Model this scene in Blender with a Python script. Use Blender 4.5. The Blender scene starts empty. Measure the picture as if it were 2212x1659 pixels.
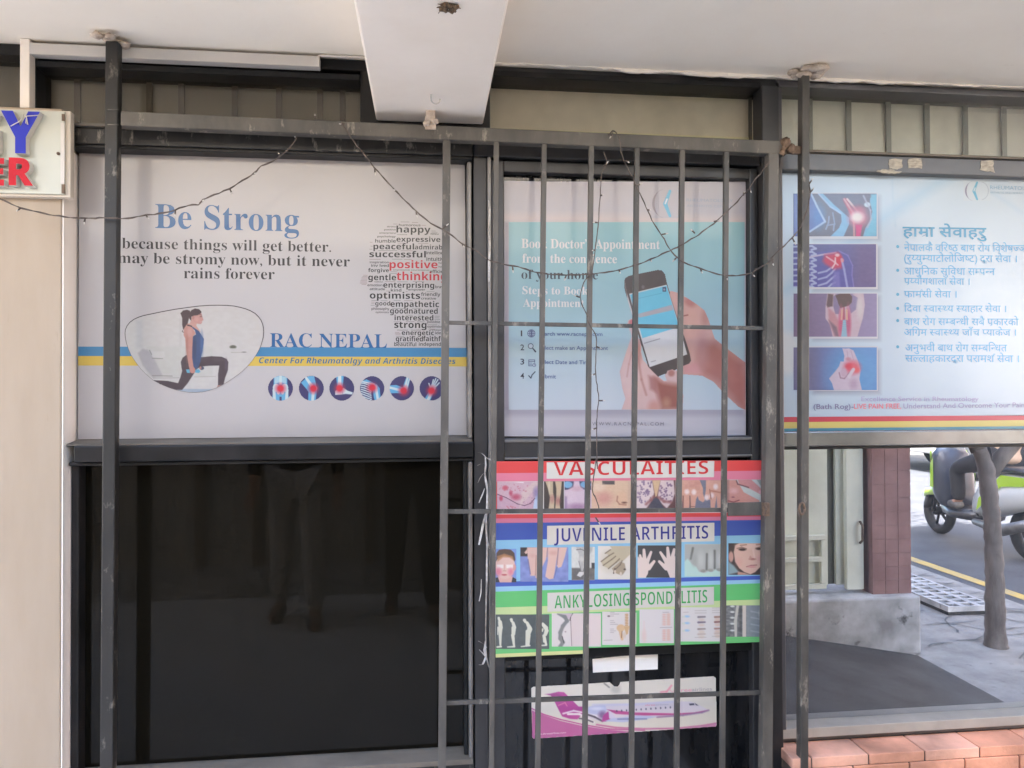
import bpy, bmesh, math, random
import numpy as np
from mathutils import Vector, Matrix

random.seed(7); np.random.seed(7)
SC = bpy.context.scene
COL = SC.collection

# ------------------------------------------------------------------ camera
CAMZ = 1.45; CAMD = 2.2
YAW, PITCH, ROLL = math.radians(6.5), math.radians(0.6), math.radians(-0.2)
FOC = 1600.0; IW, IH = 2212.0, 1659.0            # focal length and picture size used to survey the shop front
cy_, sy_ = math.cos(YAW), math.sin(YAW); cp_, sp_ = math.cos(PITCH), math.sin(PITCH)
FWD = np.array([sy_*cp_, cy_*cp_, sp_]); R0 = np.array([cy_, -sy_, 0.0]); U0 = np.cross(R0, FWD)
RT = R0*math.cos(ROLL)+U0*math.sin(ROLL); UP = -R0*math.sin(ROLL)+U0*math.cos(ROLL)
CP = np.array([0.0, -CAMD, CAMZ])
cam = bpy.data.cameras.new('camera'); cam.sensor_width = 36; cam.lens = 36*FOC/IW
cam.clip_start = 0.02; cam.clip_end = 500
camo = bpy.data.objects.new('camera', cam); COL.objects.link(camo)
camo.matrix_world = Matrix(((RT[0], UP[0], -FWD[0], CP[0]), (RT[1], UP[1], -FWD[1], CP[1]), (RT[2], UP[2], -FWD[2], CP[2]), (0, 0, 0, 1)))
SC.camera = camo

# ------------------------------------------------------------------ sky, sun, exposure
SUN_EL = math.radians(49); SUN_AZ = math.radians(-40)      # clockwise from +Y
w = bpy.data.worlds.new('World'); SC.world = w; w.use_nodes = True
nt = w.node_tree; sky = nt.nodes.new('ShaderNodeTexSky'); sky.sky_type = 'NISHITA'; sky.sun_disc = False
sky.sun_elevation = SUN_EL; sky.sun_rotation = SUN_AZ; sky.air_density = 1.0; sky.dust_density = 2.5
nt.links.new(sky.outputs[0], nt.nodes['Background'].inputs[0]); nt.nodes['Background'].inputs[1].default_value = 0.15
sl = bpy.data.lights.new('sun', 'SUN'); sl.energy = 5.0; sl.angle = math.radians(0.5); sl.color = (1.0, 0.965, 0.92)
so = bpy.data.objects.new('sun', sl); COL.objects.link(so)
sd = Vector((math.sin(SUN_AZ)*math.cos(SUN_EL), math.cos(SUN_AZ)*math.cos(SUN_EL), math.sin(SUN_EL)))
so.rotation_euler = sd.to_track_quat('Z', 'Y').to_euler(); so.location = (0, 0, 20)
vs = SC.view_settings; vs.view_transform = 'Standard'; vs.look = 'None'; vs.gamma = 1; vs.use_curve_mapping = False
vs.exposure = 3.75
SC.cycles.use_denoising = True; SC.cycles.denoising_prefilter = 'ACCURATE'; SC.cycles.max_bounces = 12; SC.cycles.diffuse_bounces = 7; SC.cycles.glossy_bounces = 5
SC.cycles.sample_clamp_indirect = 8; SC.cycles.caustics_reflective = False

# ------------------------------------------------------------------ helpers
def P(px, py, Y=0.0):
    """point of the plane y=Y measured at this place of the survey photograph; x, z"""
    px = np.asarray(px, float); py = np.asarray(py, float)
    a = px-IW/2; b = IH/2-py
    dx = FWD[0]*FOC+RT[0]*a+UP[0]*b; dy = FWD[1]*FOC+RT[1]*a+UP[1]*b; dz = FWD[2]*FOC+RT[2]*a+UP[2]*b
    t = (Y-CP[1])/dy
    return CP[0]+dx*t, CP[2]+dz*t
def X(px, py, Y=0.0): return float(P(px, py, Y)[0])
def Z(px, py, Y=0.0): return float(P(px, py, Y)[1])
def lin(c): 
    c = np.asarray(c, float)/255.0
    return np.where(c <= 0.04045, c/12.92, ((c+0.055)/1.055)**2.4)
def C(r, g, b, gain=1.0): return tuple(np.clip(lin((r, g, b))*gain, 0, 0.92))

class MB:
    def __init__(s): s.v = []; s.f = []; s.c = []; s.sm = []
    def add(s, vs_, fs, col=(1, 1, 1), smooth=False):
        o = len(s.v); s.v += [tuple(map(float, q)) for q in vs_]
        for f in fs: s.f.append([i+o for i in f]); s.c.append(col); s.sm.append(smooth)
    def quad(s, a, b, c, d, col=(1, 1, 1)): s.add([a, b, c, d], [[0, 1, 2, 3]], col)
    def box(s, x0, x1, y0, y1, z0, z1, col=(1, 1, 1)):
        x0, x1 = min(x0, x1), max(x0, x1); y0, y1 = min(y0, y1), max(y0, y1); z0, z1 = min(z0, z1), max(z0, z1)
        s.add([(x0, y0, z0), (x1, y0, z0), (x1, y1, z0), (x0, y1, z0), (x0, y0, z1), (x1, y0, z1), (x1, y1, z1), (x0, y1, z1)],
              [[0, 3, 2, 1], [4, 5, 6, 7], [0, 1, 5, 4], [1, 2, 6, 5], [2, 3, 7, 6], [3, 0, 4, 7]], col)
    def prism(s, pts, y0, y1, col=(1, 1, 1)):
        """outline in x,z extruded along y"""
        n = len(pts); a = sum(pts[i][0]*pts[(i+1) % n][1]-pts[(i+1) % n][0]*pts[i][1] for i in range(n))
        if a < 0: pts = pts[::-1]
        y0, y1 = min(y0, y1), max(y0, y1)
        vs_ = [(x, y0, z) for x, z in pts]+[(x, y1, z) for x, z in pts]
        s.add(vs_, [list(range(n)), list(range(2*n-1, n-1, -1))]+[[i, i+n, (i+1) % n+n, (i+1) % n] for i in range(n)], col)
    def prismx(s, pts, x0, x1, col=(1, 1, 1)):
        """outline in y,z extruded along x"""
        n = len(pts); a = sum(pts[i][0]*pts[(i+1) % n][1]-pts[(i+1) % n][0]*pts[i][1] for i in range(n))
        if a < 0: pts = pts[::-1]
        vs_ = [(x0, y, z) for y, z in pts]+[(x1, y, z) for y, z in pts]
        s.add(vs_, [list(range(n-1, -1, -1)), list(range(n, 2*n))]+[[i, (i+1) % n, (i+1) % n+n, i+n] for i in range(n)], col)
    def bar(s, p0, p1, wx, wy, col=(1, 1, 1)):
        """square tube between two points; cross-section kept square to the axes"""
        p0 = Vector(p0); p1 = Vector(p1); d = (p1-p0).normalized()
        sd_ = Vector((0, 1, 0)); u = d.cross(sd_).normalized()*(wx/2); v = sd_*(wy/2)
        q = [p0-u-v, p0+u-v, p0+u+v, p0-u+v, p1-u-v, p1+u-v, p1+u+v, p1-u+v]
        s.add(q, [[0, 3, 2, 1], [4, 5, 6, 7], [0, 1, 5, 4], [1, 2, 6, 5], [2, 3, 7, 6], [3, 0, 4, 7]], col)
    def tube(s, pts, r, n=8, col=(1, 1, 1), caps=True):
        pts = [Vector(p) for p in pts]; rs = r if isinstance(r, (list, tuple)) else [r]*len(pts)
        rings = []; ref = Vector((0.3, 0.9, 0.2)).normalized()
        for i, p in enumerate(pts):
            t = (pts[min(i+1, len(pts)-1)]-pts[max(i-1, 0)])
            t = t.normalized() if t.length > 1e-9 else Vector((0, 0, 1))
            a = t.cross(ref)
            if a.length < 1e-3: a = t.cross(Vector((1, 0, 0)))
            a.normalize(); b = t.cross(a)
            rings.append([p+(a*math.cos(2*math.pi*k/n)+b*math.sin(2*math.pi*k/n))*rs[i] for k in range(n)])
        vs_ = [q for rr in rings for q in rr]; fs = []
        for i in range(len(pts)-1):
            for k in range(n): fs.append([i*n+k, i*n+(k+1) % n, (i+1)*n+(k+1) % n, (i+1)*n+k])
        if caps: fs += [list(range(n-1, -1, -1)), list(range((len(pts)-1)*n, len(pts)*n))]
        s.add(vs_, fs, col, True)
    def ball(s, c, r, n=10, col=(1, 1, 1), sq=(1, 1, 1), jit=0.0):
        vs_ = []; fs = []
        m = n//2+1
        for i in range(m+1):
            th = math.pi*i/m
            for k in range(n):
                ph = 2*math.pi*k/n; j = 1+random.uniform(-jit, jit)
                vs_.append((c[0]+r*sq[0]*j*math.sin(th)*math.cos(ph), c[1]+r*sq[1]*j*math.sin(th)*math.sin(ph), c[2]+r*sq[2]*j*math.cos(th)))
        for i in range(m):
            for k in range(n): fs.append([i*n+k, (i+1)*n+k, (i+1)*n+(k+1) % n, i*n+(k+1) % n])
        s.add(vs_, fs, col, True)
    def build(s, name, m, parent=None, bevel=0.0, seg=2):
        me = bpy.data.meshes.new(name); me.from_pydata(s.v, [], s.f)
        me.polygons.foreach_set('use_smooth', s.sm)
        ca = me.color_attributes.new('ink', 'FLOAT_COLOR', 'CORNER')
        lt = np.array([len(f) for f in s.f]); arr = np.repeat(np.c_[np.array(s.c, float).reshape(-1, 3), np.ones(len(s.c))], lt, axis=0)
        ca.data.foreach_set('color', arr.astype(np.float32).ravel())
        me.materials.append(m); me.update()
        o = bpy.data.objects.new(name, me); COL.objects.link(o)
        if parent: adopt(o, parent)
        if bevel:
            b = o.modifiers.new('bevel', 'BEVEL'); b.width = bevel; b.segments = seg; b.limit_method = 'ANGLE'; b.angle_limit = math.radians(40)
        return o
def adopt(o, parent):
    o.parent = parent
    o.matrix_parent_inverse = Matrix.Translation(-parent.location)      # parts are modelled in place
def tag(o, label, cat, group=None, kind=None):
    o['label'] = label; o['category'] = cat
    if group: o['group'] = group
    if kind: o['kind'] = kind
    return o
def thing(name, label, cat, loc=(0, 0, 0), group=None):
    o = bpy.data.objects.new(name, None); COL.objects.link(o); o.location = loc; o.empty_display_size = 0.1
    return tag(o, label, cat, group)
def struct(o): o['kind'] = 'structure'; return o

# ------------------------------------------------------------------ materials
def newmat(name):
    m = bpy.data.materials.new(name); m.use_nodes = True
    return m, m.node_tree, m.node_tree.nodes['Principled BSDF']
def pm(name, c1, c2=None, scale=6.0, rough=0.5, bump=0.0, bscale=60.0, stretch=(1, 1, 1), lo=0.35, hi=0.65, metal=0.0, ior=1.5, coat=0.0, rvar=0.0,
       speck=None, sscale=40.0, sthr=0.68, detail=6):
    m, t, b = newmat(name); N = t.nodes.new; L = t.links.new
    tc = N('ShaderNodeTexCoord'); mp = N('ShaderNodeMapping'); mp.inputs['Scale'].default_value = stretch; L(tc.outputs['Object'], mp.inputs[0])
    c2 = c2 or c1
    nz = N('ShaderNodeTexNoise'); nz.inputs['Scale'].default_value = scale; nz.inputs['Detail'].default_value = detail; nz.inputs['Roughness'].default_value = 0.6
    L(mp.outputs[0], nz.inputs['Vector'])
    rp = N('ShaderNodeValToRGB'); rp.color_ramp.elements[0].position = lo; rp.color_ramp.elements[1].position = hi
    rp.color_ramp.elements[0].color = (*c1, 1); rp.color_ramp.elements[1].color = (*c2, 1); L(nz.outputs[0], rp.inputs[0])
    out = rp.outputs[0]
    if speck:
        n2 = N('ShaderNodeTexNoise'); n2.inputs['Scale'].default_value = sscale; n2.inputs['Detail'].default_value = 8; n2.inputs['Roughness'].default_value = 0.7; L(mp.outputs[0], n2.inputs['Vector'])
        r2 = N('ShaderNodeValToRGB'); r2.color_ramp.elements[0].position = sthr; r2.color_ramp.elements[1].position = min(sthr+0.08, 1); L(n2.outputs[0], r2.inputs[0])
        mx = N('ShaderNodeMix'); mx.data_type = 'RGBA'; L(r2.outputs[0], mx.inputs[0]); L(out, mx.inputs[6]); mx.inputs[7].default_value = (*speck, 1); out = mx.outputs[2]
    L(out, b.inputs['Base Color'])
    b.inputs['Roughness'].default_value = rough; b.inputs['Metallic'].default_value = metal; b.inputs['IOR'].default_value = ior; b.inputs['Coat Weight'].default_value = coat
    if rvar:
        mr = N('ShaderNodeMapRange'); mr.inputs[3].default_value = max(0, rough-rvar); mr.inputs[4].default_value = min(1, rough+rvar); L(nz.outputs[0], mr.inputs[0]); L(mr.outputs[0], b.inputs['Roughness'])
    if bump:
        n3 = N('ShaderNodeTexNoise'); n3.inputs['Scale'].default_value = bscale; n3.inputs['Detail'].default_value = 5; L(mp.outputs[0], n3.inputs['Vector'])
        bp = N('ShaderNodeBump'); bp.inputs['Strength'].default_value = bump; bp.inputs['Distance'].default_value = 0.004; L(n3.outputs[0], bp.inputs['Height']); L(bp.outputs[0], b.inputs['Normal'])
    return m
def inkmat(name, rough=0.4, coat=0.0, coat_ior=1.5, ior=1.5, bump=0.0, var=0.0, bscale=3.0, crough=0.02):
    m, t, b = newmat(name); N = t.nodes.new; L = t.links.new
    at = N('ShaderNodeAttribute'); at.attribute_name = 'ink'; out = at.outputs['Color']
    tc = N('ShaderNodeTexCoord')
    if var:
        nz = N('ShaderNodeTexNoise'); nz.inputs['Scale'].default_value = 5; nz.inputs['Detail'].default_value = 7; L(tc.outputs['Object'], nz.inputs['Vector'])
        mr = N('ShaderNodeMapRange'); mr.inputs[1].default_value = 0.3; mr.inputs[2].default_value = 0.7; mr.inputs[3].default_value = 1-var; mr.inputs[4].default_value = 1+var*0.4; L(nz.outputs[0], mr.inputs[0])
        mx = N('ShaderNodeMix'); mx.data_type = 'RGBA'; mx.blend_type = 'MULTIPLY'; mx.inputs[0].default_value = 1; L(out, mx.inputs[6]); L(mr.outputs[0], mx.inputs[7]); out = mx.outputs[2]
    L(out, b.inputs['Base Color']); b.inputs['Roughness'].default_value = rough; b.inputs['IOR'].default_value = ior
    b.inputs['Coat Weight'].default_value = coat; b.inputs['Coat Roughness'].default_value = crough; b.inputs['Coat IOR'].default_value = coat_ior
    if bump:
        n3 = N('ShaderNodeTexNoise'); n3.inputs['Scale'].default_value = bscale; n3.inputs['Detail'].default_value = 2; L(tc.outputs['Object'], n3.inputs['Vector'])
        bp = N('ShaderNodeBump'); bp.inputs['Strength'].default_value = bump; bp.inputs['Distance'].default_value = 0.01; L(n3.outputs[0], bp.inputs['Height'])
        L(bp.outputs[0], b.inputs['Normal']); L(bp.outputs[0], b.inputs['Coat Normal'])
    return m
def glass(name, base, ior, rough=0.01, wav=0.01, streak=None):
    m, t, b = newmat(name); N = t.nodes.new; L = t.links.new
    b.inputs['Base Color'].default_value = (*base, 1); b.inputs['IOR'].default_value = ior; b.inputs['Roughness'].default_value = rough
    tc = N('ShaderNodeTexCoord')
    n3 = N('ShaderNodeTexNoise'); n3.inputs['Scale'].default_value = 2.2; n3.inputs['Detail'].default_value = 1; L(tc.outputs['Object'], n3.inputs['Vector'])
    bp = N('ShaderNodeBump'); bp.inputs['Strength'].default_value = wav; bp.inputs['Distance'].default_value = 0.02; L(n3.outputs[0], bp.inputs['Height']); L(bp.outputs[0], b.inputs['Normal'])
    if streak:       # dust on the pane
        mp = N('ShaderNodeMapping'); mp.inputs['Scale'].default_value = (6, 6, 1.2); L(tc.outputs['Object'], mp.inputs[0])
        nz = N('ShaderNodeTexNoise'); nz.inputs['Scale'].default_value = 2.5; nz.inputs['Detail'].default_value = 8; nz.inputs['Roughness'].default_value = 0.65; L(mp.outputs[0], nz.inputs['Vector'])
        rp = N('ShaderNodeValToRGB'); rp.color_ramp.elements[0].position = 0.42; rp.color_ramp.elements[1].position = 0.85
        rp.color_ramp.elements[0].color = (*base, 1); rp.color_ramp.elements[1].color = (*streak, 1); L(nz.outputs[0], rp.inputs[0]); L(rp.outputs[0], b.inputs['Base Color'])
    return m

M_ceil = pm('cream_plaster', C(244, 238, 228), C(234, 226, 214), 1.6, 0.85, 0.15, 30, lo=0.3, hi=0.75, speck=C(214, 204, 190), sscale=7, sthr=0.67)
M_white = pm('white_paint', C(238, 230, 221), C(230, 221, 210), 3, 0.7, 0.08, 40)
M_col = pm('beige_paint', C(170, 155, 137), C(156, 140, 120), 2.2, 0.7, 0.1, 25, stretch=(2.5, 2.5, 0.5), lo=0.3, hi=0.7, speck=C(140, 124, 104), sscale=5, sthr=0.64)
M_alu = pm('black_aluminium', (0.009, 0.009, 0.009), (0.02, 0.019, 0.019), 7, 0.36, 0.02, 80, rvar=0.12, speck=(0.12, 0.11, 0.1), sscale=70, sthr=0.71, ior=1.3)
M_alur = pm('street_sheen_aluminium', (0.045, 0.045, 0.05), (0.07, 0.069, 0.075), 7, 0.4, 0.02, 80, rvar=0.12, speck=(0.2, 0.19, 0.18), sscale=70, sthr=0.72, ior=1.8)  # lighter, bluer copy of the black frame: street sheen painted into the colour
M_alum = pm('dusty_black_aluminium', (0.018, 0.018, 0.02), (0.036, 0.035, 0.036), 7, 0.4, 0.02, 80, rvar=0.12, speck=(0.15, 0.14, 0.13), sscale=70, sthr=0.7, ior=1.55)
M_alug = pm('grey_aluminium', (0.17, 0.16, 0.155), (0.27, 0.26, 0.25), 9, 0.38, 0.02, 80, metal=0.6, rvar=0.1)
M_ledge = pm('dusty_ledge', (0.10, 0.088, 0.07), (0.16, 0.14, 0.115), 9, 0.7, 0.05, 60, stretch=(0.5, 1, 1))
M_grime = pm('grimy_black', (0.01, 0.01, 0.01), (0.022, 0.021, 0.02), 20, 0.5, 0.2, 60, stretch=(1, 1, 0.4), speck=(0.16, 0.145, 0.125), sscale=30, sthr=0.555)
M_steel = pm('grey_painted_steel', C(62, 60, 57), C(92, 88, 82), 11, 0.5, 0.15, 90, stretch=(1, 1, 0.4), rvar=0.12, speck=C(138, 130, 119), sscale=24, sthr=0.585)
M_steeld = pm('dark_painted_steel', C(24, 24, 23), C(36, 35, 33), 7, 0.5, 0.08, 90, stretch=(1, 1, 0.5), rvar=0.1, speck=C(108, 103, 95), sscale=22, sthr=0.57)
M_rust = pm('rusty_steel', C(80, 66, 56), C(118, 96, 78), 40, 0.75, 0.3, 120)
M_plast = pm('plaster_dab', C(205, 193, 180), C(170, 152, 135), 60, 0.9, 0.5, 80)
M_pvc = pm('white_pvc', C(196, 192, 188), C(186, 182, 176), 4, 0.42, 0.0)
M_wire = pm('dark_wire', C(58, 50, 46), C(96, 84, 76), 60, 0.55)
M_bulb = pm('clear_bulb', C(170, 165, 158), C(215, 212, 206), 80, 0.12, ior=1.5)
M_gdark = glass('dark_tinted_glass', (0.0062, 0.0052, 0.0034), 1.24, 0.02, 0.006)
def clear(name, tint, fac, dust):
    """thin see-through pane: tinted, partly mirroring, with a little dust"""
    m, t, b = newmat(name); N = t.nodes.new; L = t.links.new; out = t.nodes['Material Output']
    tr = N('ShaderNodeBsdfTransparent'); tr.inputs[0].default_value = (*tint, 1); gl = N('ShaderNodeBsdfGlossy'); gl.inputs['Roughness'].default_value = 0.03; gl.inputs[0].default_value = (0.9, 0.9, 0.9, 1)
    fr = N('ShaderNodeLayerWeight'); fr.inputs[0].default_value = fac; mx = N('ShaderNodeMixShader'); L(fr.outputs['Fresnel'], mx.inputs[0]); L(tr.outputs[0], mx.inputs[1]); L(gl.outputs[0], mx.inputs[2])
    tc = N('ShaderNodeTexCoord'); nz = N('ShaderNodeTexNoise'); nz.inputs['Scale'].default_value = 5; nz.inputs['Detail'].default_value = 8; L(tc.outputs['Object'], nz.inputs['Vector'])
    mr = N('ShaderNodeMapRange'); mr.inputs[1].default_value = 0.4; mr.inputs[2].default_value = 0.8; mr.inputs[3].default_value = 0.02; mr.inputs[4].default_value = dust; L(nz.outputs[0], mr.inputs[0])
    df = N('ShaderNodeBsdfDiffuse'); df.inputs[0].default_value = (0.4, 0.38, 0.34, 1); m2 = N('ShaderNodeMixShader'); L(mr.outputs[0], m2.inputs[0]); L(mx.outputs[0], m2.inputs[1]); L(df.outputs[0], m2.inputs[2]); L(m2.outputs[0], out.inputs[0]); return m
M_gtran = clear('smoked_transom_glass', (0.84, 0.83, 0.79), 0.3, 0.08)
M_gtrc = clear('transom_glass', (0.985, 0.98, 0.95), 0.3, 0.12)
M_gtrr = clear('clear_transom_glass', (1, 1, 0.98), 0.3, 0.14)
M_gmir = pm('mirror_film_glass', (0.48, 0.50, 0.545), (0.43, 0.455, 0.50), 2.2, 0.008, 0.0, metal=0.94)
M_gdoor = glass('door_glass', (0.008, 0.008, 0.0085), 1.42, 0.03, 0.01, streak=(0.03, 0.029, 0.029))
M_ink = inkmat('printed_poster', 0.42, 0.4, 1.45, bump=0.015, crough=0.07)
M_inkr = inkmat('printed_poster_right', 0.3, 0.5, 1.5, bump=0.01, crough=0.16)
M_inkm = inkmat('printed_flex', 0.45, 0.4, 1.45, bump=0.03, bscale=4)
M_col_ink = inkmat('painted_body', 0.35, 0.5)
M_mix = inkmat('mixed_matt', 0.75, var=0.25)
M_case = pm('cream_case', C(206, 196, 182), C(194, 183, 168), 3, 0.6)

# ------------------------------------------------------------------ lettering
_tc = {}
def ser(s):
    return ''.join(chr(0x1d400+ord(c)-65) if 'A' <= c <= 'Z' else chr(0x1d41a+ord(c)-97) if 'a' <= c <= 'z' else chr(0x1d7ce+ord(c)-48) if '0' <= c <= '9' else c for c in s)
def san(s, base=0x1d5a0):
    return ''.join(chr(base+ord(c)-65) if 'A' <= c <= 'Z' else chr(base+26+ord(c)-97) if 'a' <= c <= 'z' else c for c in s)
def bold(s): return san(s, 0x1d5d4)
def boldit(s): return san(s, 0x1d63c)
def ital(s): return san(s, 0x1d608)
def glyphs(body, off=0.0, spacing=1.0, res=3):
    k = (body, off, spacing)
    if k in _tc: return _tc[k]
    c = bpy.data.curves.new('lettering_source', 'FONT'); c.body = body; c.size = 1; c.offset = off; c.resolution_u = res; c.space_character = spacing
    o = bpy.data.objects.new('lettering_source', c); COL.objects.link(o)
    bpy.context.view_layer.update(); dg = bpy.context.evaluated_depsgraph_get()
    me = bpy.data.meshes.new_from_object(o.evaluated_get(dg))
    v = np.array([q.co[:2] for q in me.vertices]).reshape(-1, 2); f = [list(p.vertices) for p in me.polygons]
    bpy.data.meshes.remove(me); bpy.data.objects.remove(o); bpy.data.curves.remove(c)
    _tc[k] = (v, f); return v, f
CAPH = {}
def caph(st, off):
    k = (st, off)
    if k not in CAPH: v, f = glyphs({'ser': ser, 'san': san, 'bold': bold, 'boldit': boldit, 'ital': ital, 'raw': str}[st]('H'), off); CAPH[k] = v[:, 1].max()-min(0, v[:, 1].min())
    return CAPH[k]
STY = {'ser': ser, 'san': san, 'bold': bold, 'boldit': boldit, 'ital': ital, 'raw': str}
def put(mb, v, f, A, B, hcap, col, Y, vx0=None, vx1=None, cap=1.0):
    """lay flat lettering on plane y=Y between survey points A and B; hcap = capital height in survey pixels"""
    ax, az = P(A[0], A[1], Y); bx, bz = P(B[0], B[1], Y); tx, tz = P(A[0], A[1]-hcap, Y)
    hh = float(tz-az)/cap
    vx0 = v[:, 0].min() if vx0 is None else vx0; vx1 = v[:, 0].max() if vx1 is None else vx1
    t = (v[:, 0]-vx0)/(vx1-vx0)
    x = ax+(bx-ax)*t; z = az+(bz-az)*t+v[:, 1]*hh
    mb.add(np.c_[x, np.full(len(x), Y), z], f, col)
def text(mb, s, A, B, hcap, col, Y, st='san', off=0.0, spacing=1.0):
    v, f = glyphs(STY[st](s), off, spacing)
    put(mb, v, f, A, B, hcap, col, Y, cap=caph(st, off))
# Devanagari: the conjuncts are put together from letters whose right stem is cut off
def clip_right(v, f, xc):
    bm = bmesh.new(); vv = [bm.verts.new((p[0], p[1], 0)) for p in v]
    for q in f:
        try: bm.faces.new([vv[i] for i in q])
        except ValueError: pass
    bmesh.ops.bisect_plane(bm, geom=bm.verts[:]+bm.edges[:]+bm.faces[:], plane_co=(xc, 0, 0), plane_no=(1, 0, 0), clear_outer=True)
    bm.verts.index_update()
    V = np.array([p.co[:2] for p in bm.verts]); F = [[p.index for p in q.verts] for q in bm.faces]; bm.free()
    return V, F
def deva(tokens, off=0.008):
    """tokens: plain strings, '~x' half letter, '/x' letter with the r-stroke below, '^x' letter with the r-hook above, 'x_y' letter y hung below x"""
    V = []; F = []; pen = 0.0; n = 0
    def push(v, f, adv):
        nonlocal pen, n
        V.append(np.c_[v[:, 0]+pen, v[:, 1]]); F.extend([[i+n for i in q] for q in f]); n += len(v); pen += adv
    for t in tokens:
        if t == ' ': pen += 0.26; continue
        if 'ि' in t and len(t) > 1: t = 'ि'+t.replace('ि', '')
        if t == 'ि':
            v, f = glyphs(t, off); push(v, f, IADV); continue
        if t[0] == '~':
            v, f = glyphs(t[1:], off); xm = v[:, 0].max(); v, f = clip_right(v, f, xm-0.185); push(v, f, xm-0.19)
        elif t[0] == '/':
            v, f = glyphs(t[1:], off); xm = v[:, 0].max(); p0 = pen; push(v, f, xm)
            s = np.array([[xm-0.30, -0.10], [xm-0.26, -0.13], [xm-0.10, 0.07], [xm-0.13, 0.11]]); V.append(np.c_[s[:, 0]+p0, s[:, 1]+0.06]); F.append([n, n+1, n+2, n+3]); n += 4
        elif t[0] == '^':
            v, f = glyphs(t[1:], off); xm = v[:, 0].max(); p0 = pen; push(v, f, xm)
            a = np.linspace(0, math.pi*1.1, 8); rr = np.r_[np.c_[xm-0.02+0.1*np.cos(a), 0.66+0.14*np.sin(a)], np.c_[xm-0.02+0.05*np.cos(a[::-1]), 0.66+0.08*np.sin(a[::-1])]]
            V.append(np.c_[rr[:, 0]+p0, rr[:, 1]])
            for i in range(7): F.append([n+i, n+i+1, n+14-i, n+15-i])
            n += 16
        elif len(t) > 2 and t[1] == '_':
            v, f = glyphs(t[0], off); xm = v[:, 0].max(); p0 = pen; push(v, f, xm)
            v2, f2 = glyphs(t[2:], off); V.append(np.c_[v2[:, 0]*0.5+p0+xm*0.42, v2[:, 1]*0.45-0.16]); F.extend([[i+n for i in q] for q in f2]); n += len(v2)
        else:
            v, f = glyphs(t, off); push(v, f, v[:, 0].max())
    return np.concatenate(V), F
_dv = glyphs('न', 0.008)[0]; DCAP = _dv[:, 1].max()
IADV = glyphs('िक', 0.008)[0][:, 0].max()-glyphs('क', 0.008)[0][:, 0].max()

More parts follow.
